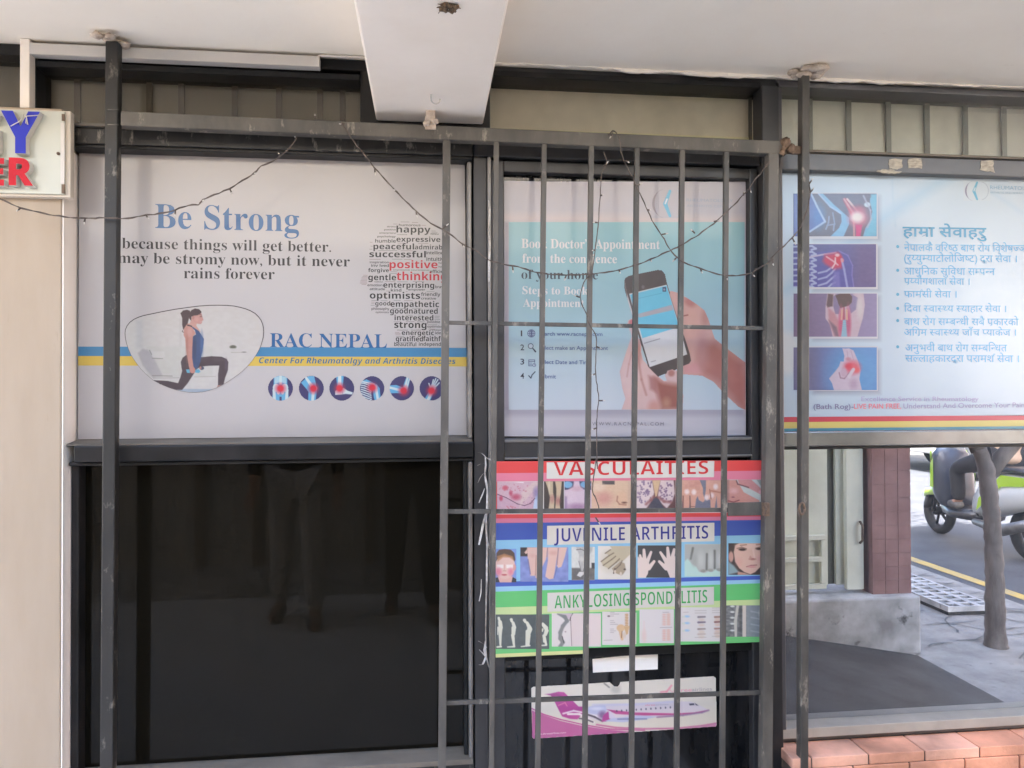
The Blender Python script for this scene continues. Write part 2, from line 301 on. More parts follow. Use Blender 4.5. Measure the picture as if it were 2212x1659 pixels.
# ------------------------------------------------------------------ printed pictures
class Pic:
    """a small painted picture; coordinates are those of a survey close-up (fx, fy turn them into survey pixels)"""
    def __init__(s, x0, y0, x1, y1, nx, ny, mp, bg=(200, 200, 200)):
        s.mp = mp; gx = np.linspace(x0, x1, nx); gy = np.linspace(y0, y1, ny); s.X, s.Y = np.meshgrid(gx, gy); s.nx, s.ny = nx, ny
        s.a = np.ones((ny, nx, 3))*np.array(bg, float); s.px = abs(x1-x0)/nx; s.m = None
    def mix(s, m, col, al=1.0):
        m = (np.clip(m, 0, 1)*al)[..., None]
        s.a = s.a*(1-m)+np.asarray(col, float)*m
        return s
    def grad(s, c0, c1, ax=1):
        t = (s.Y-s.Y.min())/(np.ptp(s.Y)) if ax == 1 else (s.X-s.X.min())/np.ptp(s.X)
        s.a = np.array(c0, float)*(1-t[..., None])+np.array(c1, float)*t[..., None]; return s
    def sdpoly(s, pts):
        n = len(pts); d = np.full(s.X.shape, 1e9); ins = np.zeros(s.X.shape, bool)
        for i in range(n):
            (ax, ay), (bx, by) = pts[i], pts[(i+1) % n]
            ex, ey = bx-ax, by-ay; L = ex*ex+ey*ey+1e-9
            t = np.clip(((s.X-ax)*ex+(s.Y-ay)*ey)/L, 0, 1); d = np.minimum(d, np.hypot(s.X-ax-t*ex, s.Y-ay-t*ey))
            c = ((ay > s.Y) != (by > s.Y)) & (s.X < ex*(s.Y-ay)/(ey if abs(ey) > 1e-9 else 1e-9)+ax); ins ^= c
        return np.where(ins, d, -d)
    def poly(s, pts, col, soft=0, al=1.0):
        k = max(soft, s.px*1.2); return s.mix(0.5+s.sdpoly(pts)/k, col, al)
    def ell(s, cx, cy, rx, ry, col, soft=0, al=1.0, rot=0):
        c, q = math.cos(math.radians(rot)), math.sin(math.radians(rot)); u = ((s.X-cx)*c+(s.Y-cy)*q)/rx; v = (-(s.X-cx)*q+(s.Y-cy)*c)/ry
        d = (1-np.hypot(u, v))*min(rx, ry); return s.mix(0.5+d/max(soft, s.px*1.2), col, al)
    def cap(s, a, b, r0, r1, col, soft=0, al=1.0):
        ex, ey = b[0]-a[0], b[1]-a[1]; L = ex*ex+ey*ey+1e-9; t = np.clip(((s.X-a[0])*ex+(s.Y-a[1])*ey)/L, 0, 1)
        d = (r0+(r1-r0)*t)-np.hypot(s.X-a[0]-t*ex, s.Y-a[1]-t*ey); return s.mix(0.5+d/max(soft, s.px*1.2), col, al)
    def line(s, pts, r, col, soft=0, al=1.0):
        for i in range(len(pts)-1): s.cap(pts[i], pts[i+1], r, r, col, soft, al)
        return s
    def rect(s, x0, y0, x1, y1, col, al=1.0, soft=0): return s.poly([(x0, y0), (x1, y0), (x1, y1), (x0, y1)], col, soft, al)
    def noise(s, amp, cells=14):
        g = np.random.rand(cells, cells); u = np.linspace(0, cells-1.001, s.nx); v = np.linspace(0, cells-1.001, s.ny); iu = u.astype(int); iv = v.astype(int); fu = (u-iu)[None, :]; fv = (v-iv)[:, None]
        q = g[np.ix_(iv, iu)]*(1-fu)*(1-fv)+g[np.ix_(iv, iu+1)]*fu*(1-fv)+g[np.ix_(iv+1, iu)]*(1-fu)*fv+g[np.ix_(iv+1, iu+1)]*fu*fv
        s.a = s.a+(q-0.5)[..., None]*2*amp; return s
    def mesh(s, mb_list, Y, gain, keep=None, warp=None):
        px, py = s.mp(s.X, s.Y)
        if warp: px, py = warp(px, py)
        x, z = P(px, py, Y); v = np.stack([x.ravel(), np.full(x.size, Y), z.ravel()], 1)
        col = np.clip(lin(np.clip(s.a, 0, 255))*gain, 0, 0.92).reshape(-1, 3)
        i = np.arange(s.ny*s.nx).reshape(s.ny, s.nx); f = np.stack([i[:-1, :-1], i[1:, :-1], i[1:, 1:], i[:-1, 1:]], -1).reshape(-1, 4)
        if keep is not None:
            k = keep(s).ravel(); f = f[k[f].all(1)]
        mb_list.append((v, f, col))
def picmesh(lst, name, m, parent):
    vs_ = []; fs = []; cs = []; n = 0
    for v, f, c in lst: vs_.append(v); fs.append(f+n); cs.append(c); n += len(v)
    v = np.concatenate(vs_); f = np.concatenate(fs); c = np.concatenate(cs)
    me = bpy.data.meshes.new(name); me.vertices.add(len(v)); me.vertices.foreach_set('co', v.astype(np.float32).ravel())
    me.loops.add(f.size); me.loops.foreach_set('vertex_index', f.astype(np.int32).ravel()); me.polygons.add(len(f)); me.polygons.foreach_set('loop_start', np.arange(0, f.size, 4, dtype=np.int32))
    ca = me.color_attributes.new('ink', 'FLOAT_COLOR', 'POINT'); ca.data.foreach_set('color', np.c_[c, np.ones(len(c))].astype(np.float32).ravel())
    me.materials.append(m); me.update(calc_edges=True); me.validate()
    o = bpy.data.objects.new(name, me); COL.objects.link(o); adopt(o, parent); return o
def crop(ox, oy, k, k2=None):      # close-up coordinates -> survey pixels
    k2 = k2 or k
    return lambda x, y: ((ox+np.asarray(x)*k)*0.86406, (oy+np.asarray(y)*k2)*0.86406)
def pt(mp, x, y): a, b = mp(x, y); return float(a), float(b)

# ------------------------------------------------------------------ ground, road, pavement
M_asph = pm('asphalt', (0.058, 0.058, 0.061), (0.085, 0.085, 0.087), 3, 0.85, 0.3, 90, speck=(0.13, 0.13, 0.13), sscale=60, sthr=0.62)
M_pave = pm('concrete_pavement', C(158, 153, 146), C(128, 124, 118), 6, 0.85, 0.4, 30, speck=C(86, 83, 79), sscale=22, sthr=0.62)
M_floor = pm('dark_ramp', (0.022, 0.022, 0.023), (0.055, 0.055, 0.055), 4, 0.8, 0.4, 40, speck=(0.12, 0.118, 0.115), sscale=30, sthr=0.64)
M_earth = pm('dusty_ground', C(112, 106, 98), C(92, 87, 80), 0.6, 0.9, 0.2, 8)
M_yel = pm('worn_yellow_paint', C(205, 170, 80), C(170, 150, 105), 6, 0.8)
def sheet(name, x0, x1, y0, y1, z, m):
    mb = MB(); mb.quad((x0, y0, z), (x1, y0, z), (x1, y1, z), (x0, y1, z)); return struct(mb.build(name, m))
sheet('ground', -60, 80, -80, 60, -0.012, M_earth)
sheet('road', 4.0, 10.5, -70, 50, -0.008, M_asph)
sheet('pavement', 2.66, 4.0, -70, 50, -0.004, M_pave)
sheet('arcade_floor', -14, 2.66, -3.25, 0.3, 0.0, pm('worn_pale_floor', C(226, 222, 214), C(214, 209, 200), 2.5, 0.6, 0.05, 30, speck=C(165, 155, 140), sscale=10, sthr=0.7))
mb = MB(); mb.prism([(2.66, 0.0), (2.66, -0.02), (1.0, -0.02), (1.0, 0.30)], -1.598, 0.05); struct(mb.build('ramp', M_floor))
sheet('road_line', 4.1, 4.2, -70, 50, -0.004, M_yel)
CR = MB()
for k in range(70):
    x = 2.7+random.random()*1.2; y = -0.3-random.random()*3.2; p = Vector((x, y, 0)); a = random.uniform(-0.7, 0.5); pts = [p]
    for i in range(random.randint(3, 6)):
        a += random.uniform(-0.6, 0.6); p = p+Vector((math.cos(a), math.sin(a), 0))*random.uniform(0.05, 0.13); pts.append(p)
    for i in range(len(pts)-1):
        d = (pts[i+1]-pts[i]).normalized(); n_ = Vector((-d.y, d.x, 0))*random.uniform(0.003, 0.007)
        if all(2.67 < q.x < 3.98 for q in pts[i:i+2]): CR.add([pts[i]-n_, pts[i+1]-n_, pts[i+1]+n_, pts[i]+n_], [[0, 1, 2, 3]])
struct(CR.build('pavement_cracks', pm('crack_dirt', (0.05, 0.048, 0.045))))
# the cracks lie just over the pavement
bpy.data.objects['pavement_cracks'].location.z = 0.001

# ------------------------------------------------------------------ the shop building
shop = thing('shop_building', 'white painted shop building whose black framed glazed front stands behind the barred grille', 'building', (0, 0.3, 0))
ZC = (Z(60, 93, -0.066)+Z(1045, 131, -0.066)+Z(2212, 190, -0.05))/3; print('ceiling', Z(60, 93, -0.066), Z(1045, 131, -0.066), Z(2212, 190, -0.05))
mb = MB(); mb.box(-9.3, 3.2, -0.95, 0.3, ZC, ZC+0.1); mb.build('soffit', M_ceil, shop)
mb = MB(); mb.box(-9.3, 3.2, -0.95, 8, ZC+0.103, 6.4); mb.build('upper_shade_mass', M_white, shop)  # unseen mass added to keep the sun off the lane and near street
mb = MB(); mb.box(-9.3, 3.0, 0.1, 0.3, 0, ZC); mb.build('wall', M_white, shop)
# beam under the soffit
bx0, bx1 = X(815, 262), X(1041, 265); bz = Z(930, 277)
mb = MB(); mb.box(bx0, bx1, -0.949, 0.02, bz, ZC-0.001); beam = mb.build('beam', M_white, shop, bevel=0.006)
# ragged lip of plaster along the top of the frames
mb = MB(); xs = np.arange(X(1045, 130), 2.9, 0.012); hh = 0.006
for a, b in zip(xs[:-1], xs[1:]):
    h2 = min(max(hh+random.gauss(0, 0.0016), 0.002), 0.013); t_ = -0.0655+random.uniform(-0.0015, 0.0005)
    mb.prism([(a, ZC-0.0006), (a, ZC-hh), (b, ZC-h2), (b, ZC-0.0006)], t_-0.003, -0.061); hh = h2
mb.build('plaster_edge', M_ceil, shop)

# pilaster at the left with a beige front
px1 = X(164, 1000, -0.0); ptop = Z(120, 234, -0.085)
mb = MB(); mb.box(-1.9, px1, -0.085, 0.099, 0, ptop); mb.build('pilaster', M_col, shop, bevel=0.004)
# whiter slab over the pilaster's side: street light painted into its colour
mb = MB(); mb.box(px1+0.001, px1+0.004, -0.083, 0.05, 0.0, Z(170, 336)); mb.build('pilaster_lit_side', M_white, shop)

YF = -0.045    # front of the fixed frames
def window(name, m, boxes, bevel=0.003):
    mb = MB()
    for b in boxes: mb.box(*b)
    return mb.build(name, m, shop, bevel=bevel)
def pane(parent, x0, x1, z0, z1, m, y=0.0):
    mb = MB(); mb.box(x0, x1, y, y+0.006, z0, z1); return mb.build('pane', m, parent)
# ---- left window
xl, xr = px1+0.006, X(1010, 900, -0.055); zl_head_t, zl_head_m, zl_head_b = Z(300, 283, YF), Z(300, 318, YF), Z(300, 334, -0.010)
zl_sill_t, zl_sill_b = Z(600, 959, -0.075), Z(600, 993, -0.075); zbt = Z(600, 1640, 0.0); zbot = zbt-0.006
tj0, tj1 = X(64, 180), X(98, 180); trx = X(795, 200)
xgap = X(1022, 900, -0.055)
fr = window('window', M_alu, [
    (-1.6, bx1+0.02, YF, 0.05, Z(400, 150, 0.0), ZC-0.002), (tj0, tj1, YF-0.003, 0.05, zl_head_t, Z(400, 150, 0.0)-0.001),
    (bx0-0.045, bx1+0.02, YF-0.003, 0.05, zl_head_t, Z(400, 150, 0.0)-0.001),
    (xl, xgap, YF-0.012, 0.05, zl_head_b, zl_head_m), 
    (xl, xl+0.02, YF+0.004, 0.05, zbt, zl_sill_b), (xr-0.012, xr, YF+0.004, 0.05, zbt, zl_sill_b)])
mb = MB(); mb.box(tj1, bx0-0.046, YF-0.01, 0.045, Z(300, 147, YF)-0.012, Z(300, 147, YF)+0.006); mb.build('frame_bead', M_alu, fr, bevel=0.003)
mb = MB(); mb.box(xl, xgap, YF-0.016, 0.05, zl_head_m+0.0005, zl_head_t-0.001); mb.build('head_rail', M_grime, fr, bevel=0.003)
mb = MB(); mb.prismx([(0.05, zl_head_t), (YF-0.03, zl_head_t), (YF-0.03, zl_head_t+0.006), (0.05, zl_head_t+0.015)], xl, xgap); mb.build('ledge', M_ledge, fr)
mb = MB(); mb.box(X(158, 975, -0.078), xgap, -0.078, 0.05, zl_sill_b, zl_sill_t); mb.box(xl, xgap, -0.06, 0.05, zl_sill_b-0.012, zl_sill_b-0.001); mb.build('mid_rail', M_alu, fr, bevel=0.004)
mb = MB(); mb.prismx([(0.0, zl_sill_t+0.0005), (-0.07, zl_sill_t+0.0005), (-0.07, zl_sill_t+0.004), (0.0, Z(600, 944))], xl, xgap-0.004); mb.build('rail_ledge', M_ledge, fr)
mb = MB(); mb.prismx([(0.05, zbot-0.015), (-0.055, zbot-0.015), (-0.055, zbot), (-0.01, zbt+0.008), (0.05, zbt+0.008)], xl, xgap-0.002); mb.build('bottom_rail', M_ledge, fr, bevel=0.002)
mb = MB(); mb.box(xl, xgap, -0.045, 0.05, zbot-0.06, zbot-0.016); mb.build('bottom_channel', M_grime, fr)
mb = MB(); mb.box(xr+0.001, xgap-0.002, -0.055, 0.05, zbot+0.001, zl_sill_b-0.014); mb.box(xr+0.001, xgap-0.002, -0.05, 0.05, zl_sill_t+0.006, zl_head_b-0.001); mb.build('side_flange', M_alug, fr, bevel=0.006)
pane(fr, xl+0.02, xr-0.012, zbt, zl_sill_b-0.002, M_gdark)
pane(fr, tj1-0.004, bx0-0.04, zl_head_t, Z(400, 150, 0.0), M_gtran)
pane(fr, -1.6, tj0, ptop-0.05, Z(400, 150, 0.0), M_gtran)
pane(fr, xl, xr, zl_sill_t, zl_head_b, M_gdoor, 0.004)
mb = MB(); mb.box(px1, xgap, -0.03, 0.099, 0, zbot-0.061); mb.build('low_wall', M_white, shop)

# ---- glazed door in the middle
xd0, xd1 = X(1023, 900, YF), X(1688, 900, -0.062); zd_t, zd_b = Z(1350, 300, YF), Z(1350, 352, -0.03)
dl0, dl1, dr0, dr1 = X(1061, 700, -0.03), X(1089, 700, -0.03), X(1612, 700), X(1649, 700, -0.062)
zm_t, zm_b = Z(1350, 944, -0.03), Z(1350, 992, -0.03)
dr = window('door', M_alum, [
    (xd0+0.001, dl0-0.012, YF, 0.05, 0, zd_b-0.001), (dl0, dl1, -0.03, 0.05, 0.02, zd_b-0.004), (dr0, dr1, -0.03, 0.05, 0.02, zd_b-0.004),
    (dl1, dr0, -0.03, 0.05, zm_b, zm_t), (dl1, dr0, -0.03, 0.05, Z(1350, 385, 0.0), zd_b-0.004), (dl1, dr0, -0.03, 0.05, 0.02, 0.12),
    (xd0+0.001, dr1, YF-0.004, 0.05, zd_b, zd_t), (bx1+0.021, xd1, YF, 0.05, Z(1350, 187, 0.0), ZC-0.002),
    (bx1+0.021, X(1047, 240), YF-0.002, 0.05, zd_t+0.001, Z(1350, 187, 0.0)-0.001),
    (dr1+0.001, xd1, -0.062, 0.05, 0, ZC-0.03)])
mb = MB(); mb.box(dl0-0.011, dl0-0.001, YF-0.006, 0.05, 0, zd_b-0.001); mb.build('frame_edge', M_alug, dr, bevel=0.002)
mb = MB(); mb.box(bx1+0.03, dr1, YF-0.012, 0.04, Z(1350, 176, YF)-0.006, Z(1350, 176, YF)+0.012); mb.build('frame_bead', M_alu, dr, bevel=0.003)
mb = MB(); mb.box(dl1, dr0, -0.036, -0.03, zm_t-0.012, zm_t-0.004); mb.box(dl1, dr0, -0.036, -0.03, zm_b+0.004, zm_b+0.010); mb.build('rail_bead', M_alug, dr, bevel=0.001)
zdr = Z(1500, 1403, -0.03)
mb = MB(); mb.box(dl1, dr0, -0.02, 0.04, zdr-0.014, zdr+0.016); mb.build('lower_rail', M_alu, dr, bevel=0.002)
pane(dr, dl1, dr0, 0.12, zm_b, M_gdoor); pane(dr, dl1, dr0, zm_t, Z(1350, 385, 0.0), M_gdoor)
pane(dr, X(1047, 240), dr1, zd_t, Z(1350, 187, 0.0), M_gtrc)
M_strip = pm('dark_backing_strip', C(118, 112, 104)); M_ibar = pm('grey_inner_bars', C(140, 144, 140))
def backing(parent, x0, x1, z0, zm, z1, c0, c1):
    mb = MB(); mb.box(x0, x1, 0.03, 0.04, z0, zm, c0); mb.box(x0, x1, 0.033, 0.0405, zm, z1, c1); return mb.build('inner_backing', M_mix, parent)  # two flat tones close behind the transom glass, the lower one lighter
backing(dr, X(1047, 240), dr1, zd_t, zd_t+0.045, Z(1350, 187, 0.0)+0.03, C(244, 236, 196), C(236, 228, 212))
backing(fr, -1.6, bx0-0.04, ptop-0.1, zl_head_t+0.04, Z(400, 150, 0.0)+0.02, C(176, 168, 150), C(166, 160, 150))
for px_ in (176, 262, 330, 398, 512, 606, 694, 742): x_ = X(px_, 220, 0.05); mb = MB(); mb.box(x_-0.008, x_+0.008, 0.022, 0.0295, zl_head_t, Z(400, 150, 0.0)+0.02); mb.build('backing_strip', M_strip, fr)  # darker upright strips in front of the left backing

# ---- right window
xw0, xw1 = xd1+0.001, 2.95; zrt_t, zrh_t, zrh_b = Z(1950, 205, 0.0), Z(1950, 337, YF), Z(1950, 381, -0.012)
zrm_t, zrm_b = Z(1950, 930, -0.05), Z(1950, 963, -0.05); zrs_t, zrs_b = Z(1950, 1561, -0.05), Z(1950, 1582, -0.05)
rw = window('window', M_alur, [
    (xw0, xw1, YF, 0.05, zrt_t, ZC-0.002), (xw0, xw1, YF, 0.05, zrh_b, zrh_t-0.001), (xw0, xw0+0.012, YF-0.01, 0.05, zrs_t, zrt_t-0.001),
    (xw1-0.03, xw1, YF-0.01, 0.05, 0, ZC-0.01), (xw0, xw1, -0.03, 0.05, zrs_b-0.02, zrs_b-0.001)])
mb = MB(); mb.box(xw0, xw1, YF-0.016, 0.04, Z(1950, 195, YF)-0.012, Z(1950, 195, YF)+0.004); mb.build('frame_bead', M_alur, rw, bevel=0.003)
mb = MB(); mb.box(xw0, xw1, YF-0.012, 0.04, zrh_t-0.0005, zrh_t+0.006); mb.build('ledge', M_ledge, rw)
mb = MB(); mb.box(xw0, xw1, -0.05, 0.05, zrm_b, zrm_t); mb.build('mid_rail', pm('bright_grey_aluminium', C(120, 120, 118), C(150, 150, 148), 5, 0.25, metal=0.7), rw, bevel=0.004)
mb = MB(); mb.box(xw0, xw1, -0.045, 0.05, zrm_b-0.008, zrm_b-0.001); mb.build('rail_gasket', M_alu, rw)
mb = MB(); mb.prismx([(0.05, zrs_b), (-0.05, zrs_b), (-0.05, zrs_t), (0.05, zrs_t+0.006)], xw0, xw1); mb.build('bottom_rail', pm('pale_aluminium', C(150, 146, 138), C(170, 165, 156), 6, 0.5), rw, bevel=0.002)
pane(rw, xw0+0.012, xw1-0.03, zrs_t+0.004, zrm_b-0.008, M_gmir)
pane(rw, xw0+0.012, xw1-0.03, zrh_t, zrt_t, M_gtrr)
pane(rw, xw0+0.012, xw1-0.03, zrm_t, zrh_b, M_gdoor, 0.004)
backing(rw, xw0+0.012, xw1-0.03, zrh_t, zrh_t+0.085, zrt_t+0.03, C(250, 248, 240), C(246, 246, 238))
for px_ in (1743, 1826, 1911, 1994, 2076, 2159, 2242, 2326, 2410, 2495, 2580): x_ = X(px_, 270, 0.04); mb = MB(); mb.box(x_-0.008, x_+0.008, 0.018, 0.0265, zrh_t-0.01, zrt_t+0.02); mb.build('inner_bar', M_ibar, rw)
# brick sill under it
zb_t = Z(1950, 1588, -0.03)
mb = MB(); bxs = X(1755, 1640, -0.135); tw = 0.178
bx_ = bxs-2*tw
bcol = [C(238, 172, 140), C(244, 178, 148), C(230, 164, 134), C(246, 188, 162)]
xk = max(X(1692, 1620, -0.135), bx_-0.2)
k = 0; xa = xw0-0.012
edges = [xa]+[bxs+tw*i for i in range(0, 9)]
mbk = MB()
for a, b in zip(edges[:-1], edges[1:]):
    g = 0.0025; c = random.choice(bcol)
    mb.box(a+g, b-g, -0.132, -0.031, zb_t-0.03, zb_t, c)
for i in range(-1, 8):
    a = max(bxs+tw*(i+0.72), xa); b = bxs+tw*(i+1.72)
    if b > a: mb.box(a+0.0025, b-0.0025, -0.134, -0.1, zb_t-0.18, zb_t-0.032, random.choice(bcol)); mb.box(a+0.0025, b-0.0025, -0.134, -0.1, zb_t-0.33, zb_t-0.184, random.choice(bcol))
sill = mb.build('brick_sill', inkmat('terracotta_tile', 0.8, var=0.55, bump=0.3, bscale=60), shop, bevel=0.002)
mb = MB(); mb.box(xa+0.004, 2.9, -0.128, 0.099, 0, zb_t-0.004); mb.build('sill_mortar', pm('dark_mortar', C(110, 95, 86), C(90, 80, 74), 20, 0.9), shop)

# ------------------------------------------------------------------ grille of square tube in front of the shop
YG = -0.12
gr = thing('security_grille', 'grey painted steel grille with barred gate panel standing in front of the shop windows', 'grille', (0, YG, 0))
def post(a, b, ztop, w_, side, m):
    """a, b: where its outer front edge stands"""
    x0, z0 = P(*a, YG-0.015); x1, z1 = P(*b, YG-0.015); t = (0-z0)/(z1-z0); xb = x0+(x1-x0)*t+side*w_/2
    xt = x0+(x1-x0)*(ztop-z0)/(z1-z0)+side*w_/2
    mb = MB(); mb.bar((xb, YG, 0.0), (xt, YG, ztop), w_, 0.03); return mb.build('post', m, gr, bevel=0.003), xt
PW = 0.024
o, xpl = post((227, 100), (215, 1650), ZC-0.022, 0.0325, 1, M_steeld); o2, xpr = post((1750, 150), (1747, 1650), ZC-0.02, PW, -1, M_steel)  # one steel in two tones: street-side post painted lighter for its light
mb = MB(); a = P(262, 254, YG-0.02); b = P(1702, 318, YG-0.02)
mb.bar((a[0]-0.004, YG+0.001, a[1]), (b[0], YG+0.001, b[1]), 0.039, 0.034); mb.build('top_rail', M_steel, gr, bevel=0.003)
RA, RB = a, b
def railz(x): return RA[1]+(RB[1]-RA[1])*(x-RA[0])/(RB[0]-RA[0])
def vbar(a, b, wx, wy, y, name, m):
    x0, z0 = P(*a, y-wy/2); x1, z1 = P(*b, y-wy/2); t = (0.02-z0)/(z1-z0); xb = x0+(x1-x0)*t
    zt = railz(x0)-0.0185; t2 = (zt-z0)/(z1-z0); xt = x0+(x1-x0)*t2
    mb = MB(); mb.bar((xb, y, 0.02), (xt, y, zt), wx, wy); return mb.build(name, m, gr, bevel=0.0015)
vbar((965, 324), (955, 1650), 0.0215, 0.025, YG, 'stile', M_steel)
vbar((1672, 330), (1658, 1650), 0.031, 0.03, YG, 'stile', M_steel)
for tx, bx in ((1072.5, 1062), (1176, 1162), (1278, 1264), (1377, 1365), (1475, 1463), (1570.5, 1562)):
    vbar((tx, 324), (bx, 1650), 0.0145, 0.014, YG-0.006, 'bar', M_steel)
def hbar(a, b, h, d, y):
    x0, z0 = P(*a, y); x1, z1 = P(*b, y); mb = MB(); mb.bar((x0, y, z0), (x1, y, z1), h, d); mb.build('cross_bar', M_steel, gr, bevel=0.0012)
hbar((970, 697), (1662, 709.5), 0.0115, 0.008, YG+0.006)
hbar((966, 1105), (1660, 1101), 0.0125, 0.008, YG+0.006)
hbar((964, 1518), (1656, 1495), 0.0125, 0.008, YG+0.006)
x0, z0 = P(1572, 1086, YG-0.01); x1, z1 = P(1650, 1113, YG-0.01)
mb = MB(); mb.box(x0, x1, YG-0.011, YG-0.006, z1, z0); mb.build('lock_plate', M_steel, gr, bevel=0.001)
mb = MB(); xa, za = P(1651, 1099, YG-0.02)
mb.box(xa-0.004, xa+0.012, YG-0.03, YG-0.008, za-0.02, za+0.018); mb.tube([(xa-0.002, YG-0.034, za+0.012), (xa-0.004, YG-0.042, za), (xa-0.002, YG-0.034, za-0.012)], 0.0035, 6); mb.build('hasp', M_rust, gr, bevel=0.001)
mb = MB(); xa, za = P(1730, 1098, YG-0.02)
ring = [(xa+0.008*math.cos(t), YG-0.026, za+0.017*math.sin(t)) for t in np.linspace(0, 2*math.pi, 13)]
mb.tube(ring, 0.0035, 6); mb.build('staple', M_rust, gr)
# weld seams, plaster dabs at the ceiling, bracket under the beam
def blob(mb, c, r, n, sq=(1, 1, 1)):
    for i in range(n):
        mb.ball((c[0]+random.uniform(-r, r)*sq[0], c[1]+random.uniform(-r, r)*sq[1], c[2]+random.uniform(-r, r)*sq[2]*0.6), r*random.uniform(0.35, 0.7), 8, (1, 1, 1), sq, 0.25)
mb = MB(); blob(mb, (xpl-0.004, YG, ZC-0.012), 0.026, 12, (1.1, 1.1, 0.5)); mb.build('plaster_dab', M_plast, gr); mb = MB(); blob(mb, (xpr+0.01, YG-0.01, ZC-0.012), 0.028, 14, (1.3, 1.1, 0.5)); mb.build('plaster_dab', M_plast, gr)
mb = MB()
for i in range(9): mb.ball((RB[0]+0.002+random.uniform(-0.02, 0.012), YG-0.018+random.uniform(-0.008, 0.004), RB[1]+random.uniform(-0.018, 0.02)), random.uniform(0.006, 0.013), 8, (1, 1, 1), (1, 0.6, 1.2), 0.3)
mb.bar((RB[0]-0.01, YG, RB[1]), (xpr-PW/2+0.002, YG, RB[1]-0.002), 0.022, 0.012); mb.build('weld', M_rust, gr)
for px_, py_, s_ in ((243, 252, 1), (243, 252, -1)):
    mb = MB(); xa, za = P(px_, py_, YG-0.02)
    mb.tube([(xa-0.014, YG-0.0155, za+s_*0.02), (xa+0.014, YG-0.0155, za+s_*0.02+0.001)], 0.0016, 6); mb.build('weld_seam', M_steel, gr)
xa, za = P(929, 264, YG); zt = railz(xa)+0.0195
mb = MB(); mb.box(xa-0.012, xa+0.014, YG-0.022, YG+0.02, zt, bz+0.0); mb.box(xa-0.014, xa+0.016, YG-0.024, YG-0.017, zt-0.014, zt+0.018)
blob(mb, (xa, YG-0.024, zt+0.004), 0.014, 9, (1.2, 0.5, 0.9)); mb.build('bracket', M_plast, gr)

# drops of plaster and small things on the ceiling
def PZ(px, py, z):
    a = px-IW/2; b = IH/2-py; d = FWD*FOC+RT*a+UP*b; t = (z-CP[2])/d[2]; return CP+d*t
q = PZ(973, 17, bz-0.004)
nest = MB()
for i in range(30): nest.ball((q[0]+random.uniform(-0.019, 0.019), q[1]+random.uniform(-0.012, 0.01), bz-0.002-random.random()*0.005), random.uniform(0.003, 0.006), 7, (1, 1, 1), (1.1, 1, 0.8), 0.3)
for i in range(8): nest.tube([(q[0]+random.uniform(-0.03, 0.03), q[1], bz-0.004), (q[0]+random.uniform(-0.03, 0.03), q[1]+random.uniform(-0.024, 0.02), bz-0.008)], 0.0008, 5)
tag(nest.build('wasp_nest', pm('dried_mud', C(120, 100, 80), C(80, 66, 52), 90, 0.95, 0.5, 120)), 'small ragged brown mud nest stuck under the white beam', 'nest')
q = PZ(941, 206, bz-0.002)
mb = MB(); r_ = 0.012
mb.tube([(q[0]+r_*math.cos(t), q[1], bz-0.012+r_*math.sin(t)) for t in np.linspace(-math.pi*1.02, 0.1, 10)], 0.002, 6)
mb.tube([(q[0]-r_, q[1], bz-0.012), (q[0]-r_, q[1], bz+0.001)], 0.002, 6)
tag(mb.build('ceiling_hook', M_pvc), 'little curved white hook under the white beam', 'hook')

# white plastic trunking and its cable
mb = MB()
x0, x1 = X(59, 110, -0.075), X(690, 120, -0.075); mb.box(x0, x1, -0.078, -0.0475, Z(400, 131, -0.078), Z(400, 107, -0.078))
xv0, xv1 = X(42, 160, -0.08), X(63, 160, -0.08)
tk = tag(mb.build('cable_trunking', M_pvc, bevel=0.002), 'long white plastic trunking under the ceiling above the left window', 'trunking')
mb = MB(); mb.box(xv0, xv1, -0.079, -0.0475, ptop+0.001, ZC-0.001)
tag(mb.build('cable_trunking', M_white, bevel=0.002), 'short upright white trunking between ceiling and beige pilaster top', 'trunking')
mb = MB(); pts = []
for px_, py_ in ((688, 113), (702, 114), (725, 114), (748, 110), (768, 103), (784, 92), (796, 80)):
    x_, z_ = P(px_, py_, -0.07); pts.append((x_, -0.07, min(z_, ZC-0.006)))
tag(mb_.build('cable', M_pvc) if False else (mb.tube(pts, 0.004, 7), mb.build('cable', M_pvc))[1], 'white cable leaving the trunking end towards the beam', 'cable')

# ------------------------------------------------------------------ wall sign on the pilaster
YS = -0.115
mpS = crop(0, 80, .25316)
sg = thing('shop_sign', 'pale acrylic sign with raised blue and red letters on the beige pilaster', 'sign', (-1.15, -0.1, 1.9))
a = pt(mpS, 638, 790); b = pt(mpS, 640, 1605); xs1 = X(*a, YS); zs1, zs0 = Z(*pt(mpS, 300, 757), YS), Z(*pt(mpS, 300, 1603), YS)
mb = MB(); mb.box(-2.0, xs1, YS, YS+0.006, zs0+0.002, zs1-0.004); mb.build('panel', pm('pale_acrylic', C(186, 188, 178), C(176, 178, 166), 3, 0.25, speck=C(175, 175, 160), sscale=14, sthr=0.7), sg, bevel=0.001)
mb = MB(); mb.box(-2.0, xs1+0.012, YS+0.0065, -0.0855, zs0-0.004, zs1); mb.build('case', M_case, sg, bevel=0.002)
mb = MB(); mb.box(xs1-0.009, xs1+0.001, YS-0.002, YS-0.0005, zs0+0.03, zs1-0.035); mb.build('clip_strip', M_pvc, sg)
mb = MB(); mb.box(xs1-0.006, xs1+0.002, YS-0.003, YS-0.0005, zs0+0.004, zs0+0.028); mb.build('corner_clip', M_rust, sg); mb = MB(); mb.box(xs1-0.006, xs1+0.001, YS-0.003, YS-0.0005, zs1-0.03, zs1-0.012); mb.build('corner_clip', M_rust, sg); mb = MB()
